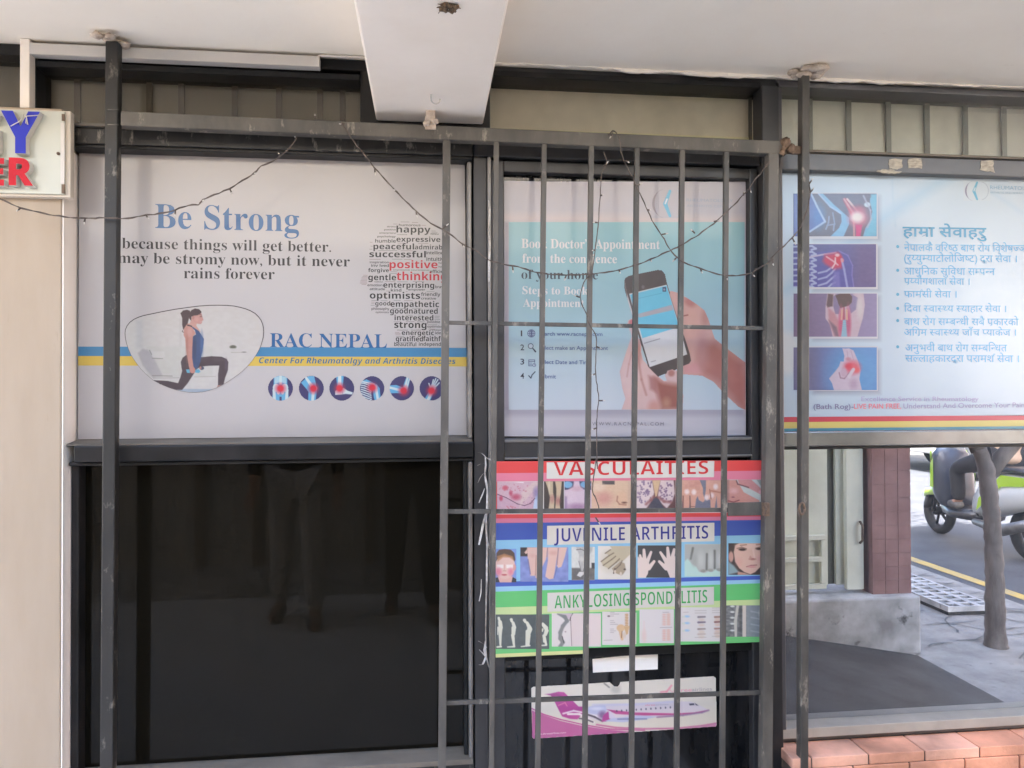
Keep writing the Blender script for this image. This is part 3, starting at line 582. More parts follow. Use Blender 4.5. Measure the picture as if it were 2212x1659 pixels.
mb.tube([(X(*pt(mpS, 580, 1203), YS), YS-0.004, Z(*pt(mpS, 580, 1203), YS)), (X(*pt(mpS, 580, 1203), YS), YS+0.002, Z(*pt(mpS, 580, 1203), YS))], 0.0042, 10); mb.build('screw', M_rust, sg)
def letter(ch, cx0, cx1, ctop, cbot, face):
    yf = YS-0.022
    v, f = glyphs(bold(ch), 0.02, res=6)
    ax, az = P(*pt(mpS, cx0, cbot), yf); bx, bz_ = P(*pt(mpS, cx1, ctop), yf)
    t = (v-v.min(0))/np.ptp(v, 0); xx = ax+(bx-ax)*t[:, 0]; zz = az+(bz_-az)*t[:, 1]
    body = MB(); n = len(xx); eds = {}
    for q in f:
        for i in range(len(q)):
            e = (q[i], q[(i+1) % len(q)]); k = tuple(sorted(e)); eds[k] = None if k in eds else e
    body.add([(x, yf+0.001, z) for x, z in zip(xx, zz)]+[(x, YS-0.001, z) for x, z in zip(xx, zz)], [[e[1], e[0], e[0]+n, e[1]+n] for e in eds.values() if e]+[list(q) for q in f])
    o = body.build('letter', M_pvc, sg)
    fc = MB(); fc.add([(x, yf, z) for x, z in zip(xx, zz)], f, face); adopt(fc.build('letter_face', M_mix), o)
BLUE, RED = C(38, 48, 170, 0.95), C(196, 16, 40, 0.9)
letter('Y', 8, 395, 788, 1192, BLUE); letter('G', -420, -12, 780, 1200, BLUE)
letter('R', 85, 328, 1245, 1512, RED); letter('E', -150, 40, 1245, 1512, RED)
mb = MB(); pts = [pt(mpS, *c) for c in ((105, 930), (180, 890), (215, 860), (235, 800), (262, 850), (275, 915), (255, 900), (262, 830), (390, 822))]
mb.tube([(X(*p, YS-0.026), YS-0.026, Z(*p, YS-0.026)) for p in pts], 0.0014, 5)
tag(mb.build('string', M_pvc), 'white bit of string tangled round the blue letter of the sign', 'string')

# ------------------------------------------------------------------ left poster
G1 = 0.66
YP = -0.010
p1 = thing('poster', 'wide white poster in the left window with blue and yellow stripes and a lunging woman', 'poster', (-0.36, YP, 1.33), 'printed posters in the shop windows')
mp3 = crop(160, 360, .47016); mpz2 = crop(300, 740, .17179); mpz3 = crop(880, 540, .21705); mpz4 = crop(650, 820, .23508)
def quadpx(mb, pts, Y, col):
    v = []
    for p in pts: x, z = P(p[0], p[1], Y); v.append((x, Y, z))
    a = sum(v[i][0]*v[(i+1) % len(v)][2]-v[(i+1) % len(v)][0]*v[i][2] for i in range(len(v)))
    if a < 0: v = v[::-1]
    mb.add(v, [list(range(len(v)))], col)
def sheetbox(corners, Y, th, col):
    mb = MB(); pts = []
    for p in corners: x, z = P(p[0], p[1], Y); pts.append((float(x), float(z)))
    mb.prism(pts, Y, Y+th, col); return mb
W1 = C(192, 187, 185, G1)
sheetbox([(171.5, 331), (1004, 353), (1008.5, 940), (168, 949)], YP, 0.003, W1).build('sheet', M_ink, p1)
ink = MB(); Y1 = YP-0.0004
q3 = lambda *cs: [pt(mp3, *c) for c in cs]
quadpx(ink, q3((75, 1077), (2141, 1084), (2141, 1133), (75, 1127)), Y1, C(52, 128, 172, G1))
quadpx(ink, q3((75, 1127), (2141, 1133), (2141, 1183), (75, 1178)), Y1, C(216, 184, 74, G1))
BL = C(8, 92, 148, G1); DK = C(36, 27, 27, G1); INKC = C(30, 104, 146, G1)
text(ink, 'Be Strong', pt(mp3, 485, 447), pt(mp3, 1250, 466), 52, BL, Y1, 'ser', -0.004)
text(ink, 'because things will get better.', pt(mp3, 308, 555), pt(mp3, 1420, 574), 23, DK, Y1, 'ser', -0.006)
text(ink, 'may be stromy now, but it never', pt(mp3, 286, 632), pt(mp3, 1520, 652), 23, DK, Y1, 'ser', -0.006)
text(ink, 'rains forever', pt(mp3, 637, 714), pt(mp3, 1120, 720), 23, DK, Y1, 'ser', -0.006)
text(ink, 'RAC NEPAL', pt(mp3, 1095, 1080), pt(mp3, 1717, 1085), 30, BL, Y1-0.0004, 'ser', -0.004)
text(ink, 'Center For Rheumatolgy and Arthritis Diseases', pt(mp3, 1037, 1166), pt(mp3, 2082, 1170), 12.5, INKC, Y1-0.0004, 'boldit', -0.004)
words = [('humorous', 540, 790, 116, 0, 12), ('happy', 512, 905, 190, 2, 34), ('psychology', 293, 503, 245, 1, 9), ('humble', 268, 505, 305, 0, 18), ('expressive', 512, 1018, 295, 1.5, 26),
    ('peaceful', 247, 715, 382, 1.5, 30), ('admirable', 724, 1110, 384, 0.5, 24), ('successful', 200, 850, 473, 2, 32), ('intelligent', 855, 1105, 440, 0, 16), ('intuitive', 857, 1090, 515, 0, 19), ('inspiration', 205, 425, 543, 0, 11),
    ('inv lved', 221, 425, 584, 0, 14), ('forgive', 187, 425, 645, 1, 19), ('efficient', 896, 1105, 655, 0, 16), ('gentle', 187, 508, 738, 1.5, 30), ('enterprising', 360, 947, 824, 1.5, 28),
    ('emotion', 178, 350, 808, 0, 12), ('brave', 958, 1075, 830, 0, 14), ('attitude', 203, 380, 853, 0, 12), ('kind', 447, 568, 870, 0.5, 15), ('empower', 648, 843, 858, 0, 11), ('optimists', 205, 785, 950, 2, 34),
    ('friendly', 795, 1018, 920, 0, 18), ('creative', 796, 968, 961, 0, 12), ('good', 268, 440, 1030, 0.5, 22), ('empathetic', 443, 1003, 1045, 1.5, 30), ('philosophy', 225, 430, 1081, 0, 13), ('goodnatured', 438, 987, 1122, 1.5, 28),
    ('optimists', 272, 425, 1117, 0, 9), ('interested', 490, 937, 1200, 1.5, 27), ('strong', 487, 858, 1288, 2, 34), ('possible', 866, 1015, 1231, 0, 12), ('optimism', 866, 1062, 1284, 0, 11), ('research', 905, 1075, 1320, 0, 8),
    ('energetic', 573, 945, 1370, 1, 24), ('ideal', 958, 1065, 1361, 0, 14), ('gratified', 505, 817, 1442, 1, 26), ('faithful', 820, 1085, 1441, 1, 26), ('beautiful', 487, 740, 1499, 0.5, 20), ('independent', 770, 1120, 1495, 0.5, 18),
    ('positive', 370, 505, 165, 0, 8), ('strong', 403, 502, 130, 0, 8), ('enterprising', 315, 505, 203, 0, 8), ('expressive courageous', 475, 890, 626, 0, 6), ('honest', 905, 1000, 215, 0, 7), ('humble', 997, 1090, 548, 0, 8), ('happy', 997, 1085, 592, 0, 8),
    ('faithful', 258, 352, 764, 0, 6), ('creative', 520, 635, 218, 0, 5), ('beautiful', 680, 790, 1318, 0, 5), ('thoughtful', 520, 640, 1318, 0, 5)]
for s_, x0, x1, y, bw, h in words:
    text(ink, s_, pt(mpz3, x0, y), pt(mpz3, x1, y+(x1-x0)*0.008), h*1.72*0.24, C(24, 18, 19, G1) if h > 9 else C(56, 50, 50, G1), Y1, 'bold' if bw >= 0.5 else 'san', -0.002 if bw >= 1 else -0.008 if bw else 0.016)
RD = C(196, 18, 42, G1)
text(ink, 'positive', pt(mpz3, 432, 600), pt(mpz3, 985, 603), 16.5, RD, Y1, 'bold', -0.002)
text(ink, 'thinking', pt(mpz3, 513, 738), pt(mpz3, 1092, 742), 17.5, RD, Y1, 'bold', -0.002)
rr = random.Random(5)
def streak(x0, x1, y, t=4):
    quadpx(ink, [pt(mpz3, x0, y), pt(mpz3, x1, y+1), pt(mpz3, x1, y+t+1), pt(mpz3, x0, y+t)], Y1, C(rr.choice((95, 120, 135)), 100, 102, G1))
for y, a, b in ((680, 130, 180), (695, 120, 180), (710, 110, 180), (725, 105, 175), (742, 98, 175), (757, 95, 172), (771, 92, 175), (785, 110, 165), (66, 560, 660), (72, 690, 760), (90, 475, 525), (105, 800, 850), (170, 915, 965), (185, 915, 985), (200, 910, 975),
                (310, 525, 640), (312, 760, 880), (395, 300, 520), (398, 560, 700), (497, 200, 330), (495, 460, 580), (498, 600, 690), (660, 430, 520), (662, 690, 770), (752, 380, 500), (756, 520, 640), (752, 700, 830), (868, 620, 640), (870, 860, 950), (862, 395, 440),
                (972, 225, 290), (974, 330, 410), (970, 480, 560), (972, 600, 700), (990, 222, 262), (1008, 222, 262), (1026, 215, 262), (1062, 460, 600), (1060, 690, 800), (1140, 620, 700), (1138, 760, 800), (1152, 950, 1010), (1170, 950, 1005), (1188, 950, 1015), (1216, 480, 560),
                (1214, 620, 720), (1216, 750, 840), (1338, 495, 545), (1352, 495, 560), (1366, 500, 560), (1385, 510, 600), (1455, 520, 700), (300, 205, 235), (345, 212, 240), (380, 200, 235), (640, 440, 520), (1250, 870, 980), (1300, 880, 960)):
    streak(a, b, y)
ink.build('lettering', M_ink, p1)
# the woman in the rounded picture
F1 = Pic(60, 120, 2105, 1415, 300, 190, mpz2)
F1.grad((190, 187, 180), (200, 200, 196)); F1.mix(0.5+(F1.X-300)/500, (197, 191, 186), 0.6)
F1.rect(235, 350, 330, 760, (178, 180, 180), 0.7, 60); F1.rect(860, 330, 900, 740, (182, 180, 176), 0.5, 20)
F1.rect(380, 735, 1350, 1180, (190, 189, 182), 0.9, 30); F1.poly([(260, 830), (330, 770), (400, 780), (470, 860), (620, 1160), (480, 1190), (330, 1010)], (170, 167, 167), 30)
F1.poly([(440, 800), (640, 810), (660, 880), (600, 905), (480, 900)], (198, 195, 190), 15); F1.line([(470, 905), (620, 912)], 6, (140, 138, 134), 8); F1.line([(430, 790), (460, 850)], 7, (140, 140, 138), 10)
F1.line([(470, 1160), (760, 1165)], 6, (140, 135, 132), 8); F1.line([(1080, 1178), (1390, 1170)], 4, (165, 160, 156), 8); F1.line([(480, 1195), (860, 1190)], 5, (160, 158, 155), 8)
F1.poly([(930, 1350), (1400, 1355), (1390, 1375), (1200, 1410), (900, 1395), (820, 1370)], (158, 172, 184), 10)
F1.ell(1645, 742, 48, 26, (92, 92, 76), 14); F1.poly([(1612, 762), (1678, 762), (1668, 800), (1625, 800)], (192, 190, 184), 5); F1.line([(1620, 822), (1830, 818)], 4, (160, 156, 150), 5); F1.ell(1805, 817, 26, 5, (70, 66, 64), 4)
PANT = (66, 52, 60); F1.poly([(480, 1225), (690, 1235), (845, 1268), (880, 1180), (905, 1090), (895, 1040), (885, 960), (910, 900), (960, 860), (1190, 890), (1330, 876), (1480, 884), (1550, 915), (1577, 960), (1570, 1080), (1530, 1190), (1505, 1300), (1425, 1300), (1428, 1130), (1445, 1012), (1290, 1015), (1180, 1028), (1120, 1060), (1075, 1130), (985, 1270), (905, 1366), (820, 1366), (700, 1335), (600, 1295)], PANT, 6)
F1.poly([(1420, 1300), (1505, 1300), (1480, 1330), (1410, 1345)], (178, 132, 120), 5); F1.ell(1545, 1010, 20, 80, (84, 72, 92), 30, 0.6); F1.ell(1450, 930, 70, 22, (84, 70, 78), 30, 0.5)
F1.ell(1190, 1050, 34, 26, (60, 66, 88), 8); F1.ell(1172, 1046, 14, 22, (170, 118, 108), 8)
F1.poly([(905, 400), (1010, 400), (1090, 420), (1090, 455), (1000, 450), (920, 490)], (186, 140, 128), 6)
F1.poly([(1040, 320), (1150, 300), (1110, 430), (1170, 520), (1000, 470), (1010, 420)], (192, 146, 132), 6)
SH = (48, 74, 116); F1.poly([(990, 425), (1060, 450), (1150, 510), (1180, 560), (1222, 625), (1215, 700), (1200, 800), (1180, 890), (1170, 960), (1130, 1060), (1080, 1060), (1050, 980), (1040, 700), (1060, 590), (1105, 560), (1090, 500), (1040, 450)], SH, 6)
F1.ell(1190, 700, 22, 150, (66, 100, 146), 30, 0.8); F1.ell(1080, 760, 30, 180, (40, 52, 82), 30, 0.7); F1.line([(985, 425), (1040, 440)], 9, (50, 36, 44), 5)
F1.poly([(930, 470), (1000, 440), (1050, 460), (1100, 540), (1060, 590), (1052, 760), (1050, 900), (1070, 1030), (1095, 1060), (1090, 1110), (1060, 1125), (1020, 1090), (1000, 1020), (965, 800), (950, 620), (925, 570)], (184, 132, 120), 6)
F1.ell(975, 700, 18, 220, (160, 104, 92), 24, 0.6); F1.ell(1010, 520, 40, 60, (200, 152, 140), 40, 0.7)
F1.poly([(960, 1070), (1010, 1068), (1020, 1120), (975, 1118)], (86, 160, 186), 6); F1.poly([(1095, 1072), (1150, 1066), (1170, 1100), (1150, 1120), (1095, 1115)], (86, 160, 186), 6); F1.ell(1055, 1090, 40, 34, (186, 132, 118), 8)
FACE = (188, 138, 128); F1.poly([(1060, 240), (1180, 225), (1195, 290), (1215, 350), (1196, 362), (1195, 385), (1180, 408), (1130, 405), (1080, 380), (1045, 330)], FACE, 6)
F1.ell(1065, 310, 18, 32, (176, 122, 112), 6); F1.line([(1165, 300), (1192, 300)], 5, (90, 60, 60), 5); F1.line([(1160, 272), (1190, 278)], 4, (70, 48, 50), 4); F1.line([(1165, 380), (1192, 374)], 5, (200, 160, 155), 4); F1.ell(1120, 340, 30, 30, (200, 150, 138), 30, 0.6)
HAIR = (66, 44, 46); F1.poly([(1040, 205), (1090, 182), (1150, 192), (1185, 225), (1182, 250), (1130, 280), (1075, 285), (1040, 300), (1035, 360), (1010, 330), (1000, 260)], HAIR, 6)
F1.poly([(880, 250), (920, 210), (975, 200), (1020, 215), (1010, 300), (985, 400), (960, 430), (920, 490), (905, 420), (905, 320)], HAIR, 10); F1.line([(912, 500), (908, 520), (925, 528)], 4, (80, 60, 60), 3)
LENS = [(70, 550), (74, 490), (100, 430), (140, 380), (200, 335), (265, 305), (340, 280), (600, 225), (800, 188), (1000, 160), (1150, 141), (1300, 131), (1430, 129), (1560, 132), (1660, 141), (1750, 160), (1830, 182), (1900, 210), (1970, 250), (2020, 300), (2056, 350), (2080, 410), (2092, 465), (2095, 520), (2088, 600), (2060, 700), (2030, 775), (1980, 860), (1920, 950), (1850, 1030), (1780, 1097), (1700, 1160), (1600, 1228), (1500, 1290), (1400, 1340), (1300, 1375), (1200, 1397), (1100, 1405), (1000, 1402), (900, 1388), (800, 1365), (700, 1330), (590, 1285), (480, 1225), (390, 1150), (300, 1060), (225, 960), (160, 860), (120, 770), (90, 680), (76, 610)]
pics = []; F1.noise(3, 40); F1.mesh(pics, Y1-0.0004, G1, keep=lambda s: s.sdpoly(LENS) > -2)
picmesh(pics, 'picture', M_ink, p1)
rim = MB()
n = len(LENS)
for i in range(n):
    a, b, c0 = LENS[i], LENS[(i+1) % n], LENS[i-1]; d0 = LENS[(i+2) % n]
    def nrm(p, q, r):
        t = np.array(r, float)-np.array(p, float); t /= np.linalg.norm(t); return np.array([-t[1], t[0]])
    def wd(p): return 2.5+max(0, min(9, (900-p[1])/70))
    na, nb = nrm(c0, a, b), nrm(a, b, d0); A, B = np.array(a), np.array(b)
    quadpx(rim, [pt(mpz2, *(A-na*1)), pt(mpz2, *(B-nb*1)), pt(mpz2, *(B+nb*wd(b))), pt(mpz2, *(A+na*wd(a)))], Y1-0.0008, C(62, 46, 50, G1))
rim.build('picture_outline', M_ink, p1)
# six round joint pictures
pics = []; NV, LB, BO = (50, 46, 98), (92, 168, 206), (196, 214, 214)
def joint(cx, cy, r, draw):
    p = Pic(cx-r, cy-r, cx+r, cy+r, 64, 64, mpz4, NV); draw(p, cx, cy); p.mesh(pics, Y1-0.0004, G1, keep=lambda s: np.hypot(s.X-cx, s.Y-cy) < r*0.985)
def glow(p, x, y, r=40): p.ell(x, y, r*1.2, r*1.2, (206, 40, 66), r*1.4, 0.9); p.ell(x, y, r*0.75, r*0.75, (208, 22, 52), r*0.4)
def hip(p, x, y):
    p.rect(x-72, y-150, x+72, y+150, LB); p.poly([(x-95, y+150), (x-80, y+40), (x+80, y+40), (x+95, y+150)], LB); p.rect(x-12, y-140, x+14, y-40, BO)
    for k in range(5): p.line([(x-60, y-110+k*13), (x, y-125+k*13), (x+60, y-110+k*13)], 4, BO)
    p.ell(x-48, y-6, 34, 44, BO); p.ell(x+48, y-6, 34, 44, BO); p.line([(x-70, y+20), (x-62, y+140)], 15, BO); p.line([(x+70, y+20), (x+62, y+140)], 15, BO); p.ell(x-22, y+44, 16, 22, BO); p.ell(x+22, y+44, 16, 22, BO); p.rect(x-10, y+90, x+12, y+150, NV); glow(p, x, y+2)
def knee(p, x, y):
    p.poly([(x-110, y-60), (x-30, y-130), (x+30, y-130), (x+50, y-40), (x+60, y+10), (x+45, y+140), (x-35, y+140), (x-30, y+40), (x-50, y+10)], LB); p.cap((x-55, y-110), (x+15, y-10), 13, 18, BO); p.cap((x+20, y+20), (x+12, y+140), 18, 15, BO); p.cap((x-2, y+50), (x-8, y+130), 6, 6, LB); p.ell(x+50, y+0, 12, 20, BO); glow(p, x+22, y+2)
def foot(p, x, y):
    p.cap((x-20, y-130), (x-20, y-20), 40, 30, LB); p.cap((x-22, y-130), (x-20, y-20), 17, 20, BO); p.cap((x+2, y-130), (x+2, y-40), 7, 7, LB); p.poly([(x-70, y+30), (x-40, y+5), (x+20, y-5), (x+60, y+25), (x+118, y+44), (x+110, y+66), (x+40, y+60), (x-20, y+68), (x-70, y+70)], BO, 8); p.line([(x+10, y+40), (x+8, y+58)], 3, (130, 160, 180)); glow(p, x-24, y+0)
def shoulder(p, x, y):
    p.poly([(x-120, y-70), (x-60, y-95), (x+50, y-40), (x+80, y+0), (x+90, y+120), (x+30, y+140), (x+0, y+40), (x-120, y+60)], LB)
    p.poly([(x-120, y-60), (x-50, y-60), (x-20, y+10), (x-10, y+130), (x-80, y+130), (x-120, y+60)], NV)
    for k in range(8): p.line([(x-118, y-55+k*22), (x-80, y-50+k*24), (x-40, y-35+k*24), (x-22+k*2, y-10+k*18)], 5.5, BO)
    p.cap((x-100, y-70), (x+20, y-42), 7, 8, BO); p.cap((x+38, y-20), (x+62, y+130), 14, 13, BO); p.line([(x+2, y+30), (x+10, y+130)], 8, NV); glow(p, x+0, y-8)
def elbow(p, x, y):
    p.poly([(x-130, y-30), (x-60, y-35), (x+10, y-10), (x+20, y-40), (x+50, y-120), (x+90, y-110), (x+60, y+30), (x+20, y+58), (x-60, y+50), (x-130, y+55)], LB); p.cap((x-130, y-8), (x+10, y+28), 13, 12, BO); p.cap((x+32, y+8), (x+62, y-118), 12, 9, BO); p.cap((x+52, y+0), (x+82, y-100), 7, 6, BO); glow(p, x+20, y+26)
def hand(p, x, y):
    p.cap((x-4, y+40), (x-55, y+140), 26, 30, LB); p.cap((x-2, y+40), (x-45, y+130), 11, 12, BO); p.cap((x+2, y+40), (x-28, y+120), 7, 7, BO); p.ell(x+14, y-10, 30, 40, (150, 190, 210), 10)
    for a, b in (((-14, -4), (-30, -52)), ((2, -20), (18, -92)), ((12, -24), (44, -104)), ((22, -18), (66, -92)), ((28, -4), (80, -58))): p.cap((x+a[0], y+a[1]), (x+b[0], y+b[1]), 7.5, 6, BO); p.line([(x+a[0]*1.2, y+a[1]*1.4), ((x+a[0]+x+b[0])/2, (y+a[1]+y+b[1])/2)], 1.6, (120, 150, 175))
    glow(p, x-2, y+26)
for cx, fn in ((218, hip), (546, knee), (870, foot), (1193, shoulder), (1508, elbow), (1826, hand)): joint(cx, 641, 133 if cx > 1000 else 136, fn)
picmesh(pics, 'picture', M_ink, p1)

# ------------------------------------------------------------------ middle poster (appointment)
G2 = 0.84; YD = -0.004
mp4 = crop(1180, 360, .49427)
mp7 = crop(1500, 640, .24111)
p2 = thing('poster', 'teal and white poster of hands holding a phone behind the grille bars', 'poster', (0.6, YD, 1.3), 'printed posters in the shop windows')
q4 = lambda *cs: [pt(mp4, *c) for c in cs]
WH2 = C(188, 184, 190, G2)
sheetbox(q4((163, 185), (1385, 214), (1385, 1481), (163, 1479)), YD-0.001, 0.004, WH2).build('sheet', M_ink, p2)
Y2 = YD-0.0014
pics = []
B2 = Pic(163, 190, 1384, 1478, 260, 300, mp4, (186, 181, 187))
B2.mix(np.clip(1-np.abs(B2.Y-(372+(B2.X-163)*0.013))/42, 0, 1), (206, 190, 184), 0.7); B2.rect(166, 395, 186, 1345, (150, 140, 150), 0.55, 14); B2.rect(166, 1330, 1380, 1375, (150, 146, 156), 0.7, 30); B2.mix(np.clip((B2.Y-1400)/80, 0, 1), (196, 196, 204), 0.5)  # the left strip paints a shadow into the sheet's colour
B2.mesh(pics, Y2, G2)
I2 = Pic(186, 395, 1379, 1344, 250, 200, mp4)
t = (I2.Y-395)/950; c0, c1, c2 = np.array((142, 184, 188.)), np.array((150, 182, 190.)), np.array((184, 194, 202.))
I2.a = np.where(t[..., None] < .45, c0+(c1-c0)*(t[..., None]/.45), c1+(c2-c1)*((t[..., None]-.45)/.55)); I2.mix(np.clip((t-.6)/.4, 0, 1)*np.clip(1-np.abs(I2.X-700)/700, 0, 1), (192, 198, 204), .8)
I2.mesh(pics, Y2-0.0003, G2)
H = Pic(205, 130, 1508, 1592, 300, 330, mp7, (0, 0, 0)); H.a[:] = np.nan
base = np.zeros(H.X.shape); OUT = []
def hp(pts, col, soft=0, al=1.0):
    sd_ = H.sdpoly(pts); new = np.isnan(H.a[..., 0]) & (sd_ > -H.px*2); H.a[new] = col; H.poly(pts, col, soft, al)
SK, SKD, SKL = (194, 152, 144), (148, 88, 80), (206, 172, 164)
def inside(m): return m
# right hand and forearm
hp([(735, 370), (800, 385), (900, 440), (1000, 505), (1080, 570), (1120, 660), (1150, 760), (1185, 860), (1270, 930), (1400, 1030), (1505, 1110), (1508, 1592), (1440, 1560), (1290, 1420), (1180, 1300), (1060, 1235), (930, 1225), (860, 1220), (850, 1100), (790, 800), (740, 520)], SK, 8)
ok = ~np.isnan(H.a[..., 0])
def sh(fn):      # tones inside the skin only
    keep = H.a.copy(); fn(); H.a = np.where(ok[..., None], H.a, keep)
sh(lambda: (H.poly([(1060, 900), (1200, 880), (1300, 960), (1508, 1110), (1508, 1600), (1380, 1480), (1200, 1300), (1060, 1235), (1020, 1120)], (168, 108, 100), 120), H.poly([(1350, 1150), (1508, 1250), (1508, 1600), (1420, 1500)], (172, 108, 98), 60, 0.6), H.ell(960, 680, 90, 200, (200, 156, 144), 90), H.ell(1060, 1000, 60, 160, (176, 128, 128), 80, 0.8), H.ell(930, 480, 60, 40, (168, 106, 104), 40, 0.8, 30),
    H.line([(870, 620), (910, 612)], 7, (140, 84, 80), 8), H.ell(1090, 640, 40, 90, (170, 116, 108), 50, 0.7), H.poly([(860, 1130), (1000, 1100), (1060, 1230), (860, 1225)], (196, 140, 140), 50, 0.8), H.ell(780, 480, 30, 80, (202, 158, 148), 30, 0.7)))
# phone
hp([(258, 262), (268, 232), (300, 212), (600, 150), (640, 156), (668, 190), (690, 290), (800, 640), (880, 850), (930, 1010), (944, 1085), (925, 1115), (600, 1245), (570, 1225), (510, 1160), (420, 870), (340, 620), (262, 350)], (78, 68, 66), 6)
H.poly([(258, 262), (268, 350), (345, 610), (345, 660), (290, 480)], (200, 190, 188), 6)
H.poly([(303, 392), (690, 298), (810, 690), (905, 1020), (515, 1152), (400, 760)], (206, 204, 204), 5)
H.poly([(310, 402), (690, 308), (775, 590), (820, 735), (440, 852), (385, 660)], (106, 184, 208), 4)
H.poly([(385, 620), (395, 600), (745, 505), (762, 560), (410, 640)], (160, 164, 172), 6); H.poly([(440, 600), (740, 520), (750, 545), (450, 625)], (176, 160, 160), 8, 0.6)
H.rect(648, 322, 686, 370, (60, 70, 92)); H.ell(666, 348, 10, 12, (140, 150, 170)); H.line([(400, 440), (640, 385)], 2, (80, 150, 176)); H.ell(446, 322, 16, 20, (104, 96, 100), 8)
H.line([(460, 905), (620, 858)], 5, (150, 146, 146), 6); H.line([(530, 1098), (575, 1085)], 4, (150, 146, 146), 6)
# left hand
ok0 = np.isnan(H.a[..., 0])
LH = [(300, 670), (330, 655), (350, 700), (345, 760), (420, 900), (420, 990), (440, 1080), (520, 1170), (600, 1250), (660, 1300), (700, 1300), (680, 1240), (700, 1190), (750, 1175), (800, 1200), (790, 1290), (830, 1330), (860, 1450), (850, 1590), (230, 1590), (270, 1480), (240, 1380), (210, 1200), (250, 1080), (300, 930), (335, 830), (290, 700)]
hp(LH, (202, 170, 166), 8)
ok = H.sdpoly(LH) > 0
sh(lambda: (H.poly([(560, 1260), (660, 1310), (830, 1340), (860, 1590), (640, 1590), (600, 1450)], (150, 92, 82), 70), H.poly([(500, 1240), (600, 1270), (590, 1420), (520, 1380)], (158, 104, 100), 40, 0.8), H.ell(300, 1250, 70, 160, (206, 178, 174), 70, 0.9), H.ell(430, 1330, 60, 130, (206, 172, 164), 60, 0.8), H.ell(390, 1000, 40, 130, (176, 118, 108), 40, 0.7),
    H.line([(395, 1050), (430, 1280), (480, 1440)], 9, (168, 118, 112), 22, 0.8), H.line([(330, 1000), (300, 1120), (280, 1250)], 6, (178, 132, 126), 18, 0.7), H.ell(690, 1520, 40, 50, (186, 140, 116), 50, 0.7), H.ell(740, 1215, 34, 34, (166, 112, 104), 24), H.ell(325, 690, 24, 40, (190, 110, 110), 20), H.ell(560, 1560, 60, 60, (190, 132, 120), 60, 0.7)))
H.poly([(795, 1200), (830, 1190), (850, 1225), (835, 1330), (800, 1300)], (150, 108, 100), 8)
hk = ~np.isnan(H.a[..., 0]); H.a = np.where(np.isnan(H.a), 180, H.a); H.noise(2, 30); H.mesh(pics, Y2-0.0006, G2, keep=lambda s: hk)
# logo
L2 = Pic(905, 225, 1075, 375, 70, 64, mp4, (186, 181, 187))
def logo(p, x, y, s, grey, blue):
    a = np.linspace(math.radians(105), math.radians(255), 16)
    p.poly([(x+s*math.cos(t)*1.0, y-s*math.sin(t)) for t in a]+[(x-0.28*s+s*0.55*math.cos(t), y-s*0.95*math.sin(t)) for t in a[::-1]], grey)
    p.cap((x+0.22*s, y-0.85*s), (x-0.1*s, y+0.0*s), 0.09*s, 0.13*s, blue); p.cap((x-0.1*s, y+0.02*s), (x+0.22*s, y+0.85*s), 0.14*s, 0.09*s, blue); p.cap((x+0.02*s, y-0.3*s), (x-0.1*s, y), 0.05*s, 0.05*s, (220, 225, 230))
    b = np.linspace(math.radians(-75), math.radians(75), 14); p.line([(x+0.5*s+s*0.85*math.cos(t), y-s*0.92*math.sin(t)) for t in b], 0.035*s, (176, 186, 200), 2, 0.8)
logo(L2, 985, 301, 74, (150, 140, 146), (104, 182, 214)); L2.mesh(pics, Y2-0.0003, G2)
# little icons beside the steps
K2 = Pic(272, 930, 334, 1200, 46, 190, mp4); K2.a[:] = np.nan
def icon_bg(p): 
    for j in range(p.ny):
        yy = p.Y[j, 0]; tt = (yy-395)/950; p.a[j] = c1+(c2-c1)*((tt-.45)/.55)
icon_bg(K2); NB = (70, 76, 108)
K2.ell(300, 958, 20, 20, NB); K2.ell(300, 958, 17, 17, (166, 182, 196))
for rx in (8, 1): K2.ell(300, 958, rx+2.4, 18, NB); K2.ell(300, 958, max(rx-0.5, 0.1), 16, (166, 182, 196))
K2.line([(300, 940), (300, 976)], 1.3, NB); K2.line([(282, 958), (318, 958)], 1.3, NB); K2.line([(285, 949), (315, 949)], 1.1, NB); K2.line([(285, 967), (315, 967)], 1.1, NB)
K2.ell(297, 1022, 14, 14, (46, 48, 66)); K2.ell(297, 1022, 11, 11, (176, 190, 202)); K2.cap((307, 1033), (321, 1050), 2.5, 4, (46, 48, 66))
K2.line([(287, 1092), (287, 1122), (305, 1122)], 1.6, NB); K2.line([(287, 1092), (317, 1092), (317, 1105)], 1.6, NB); K2.line([(287, 1100), (317, 1100)], 1.6, NB); K2.ell(315, 1118, 9, 9, NB); K2.ell(315, 1118, 6.5, 6.5, (180, 192, 204)); K2.line([(315, 1113), (315, 1118), (319, 1119)], 1.1, NB)
for yy in (1108, 1115): K2.line([(291, yy), (303, yy)], 1.1, NB)
K2.line([(287, 1172), (298, 1184), (304, 1168), (319, 1152)], 2.6, (46, 48, 60)); K2.mesh(pics, Y2-0.0006, G2)
picmesh(pics, 'picture', M_ink, p2)
ink = MB(); Y2t = Y2-0.0012; WT = C(222, 216, 212, G2)
text(ink, "Book Doctor\u2019s Appointment", pt(mp4, 250, 526), pt(mp4, 950, 531), 20, WT, Y2t, 'ser', 0.0)
text(ink, 'from the convience', pt(mp4, 255, 600), pt(mp4, 733, 603), 19, WT, Y2t, 'ser', 0.0)
text(ink, 'of your home', pt(mp4, 250, 682), pt(mp4, 637, 685), 20, C(62, 70, 78, G2), Y2t, 'ser', -0.006)
text(ink, 'Steps to Book', pt(mp4, 255, 759), pt(mp4, 587, 762), 17, WT, Y2t, 'ser', 0.0)
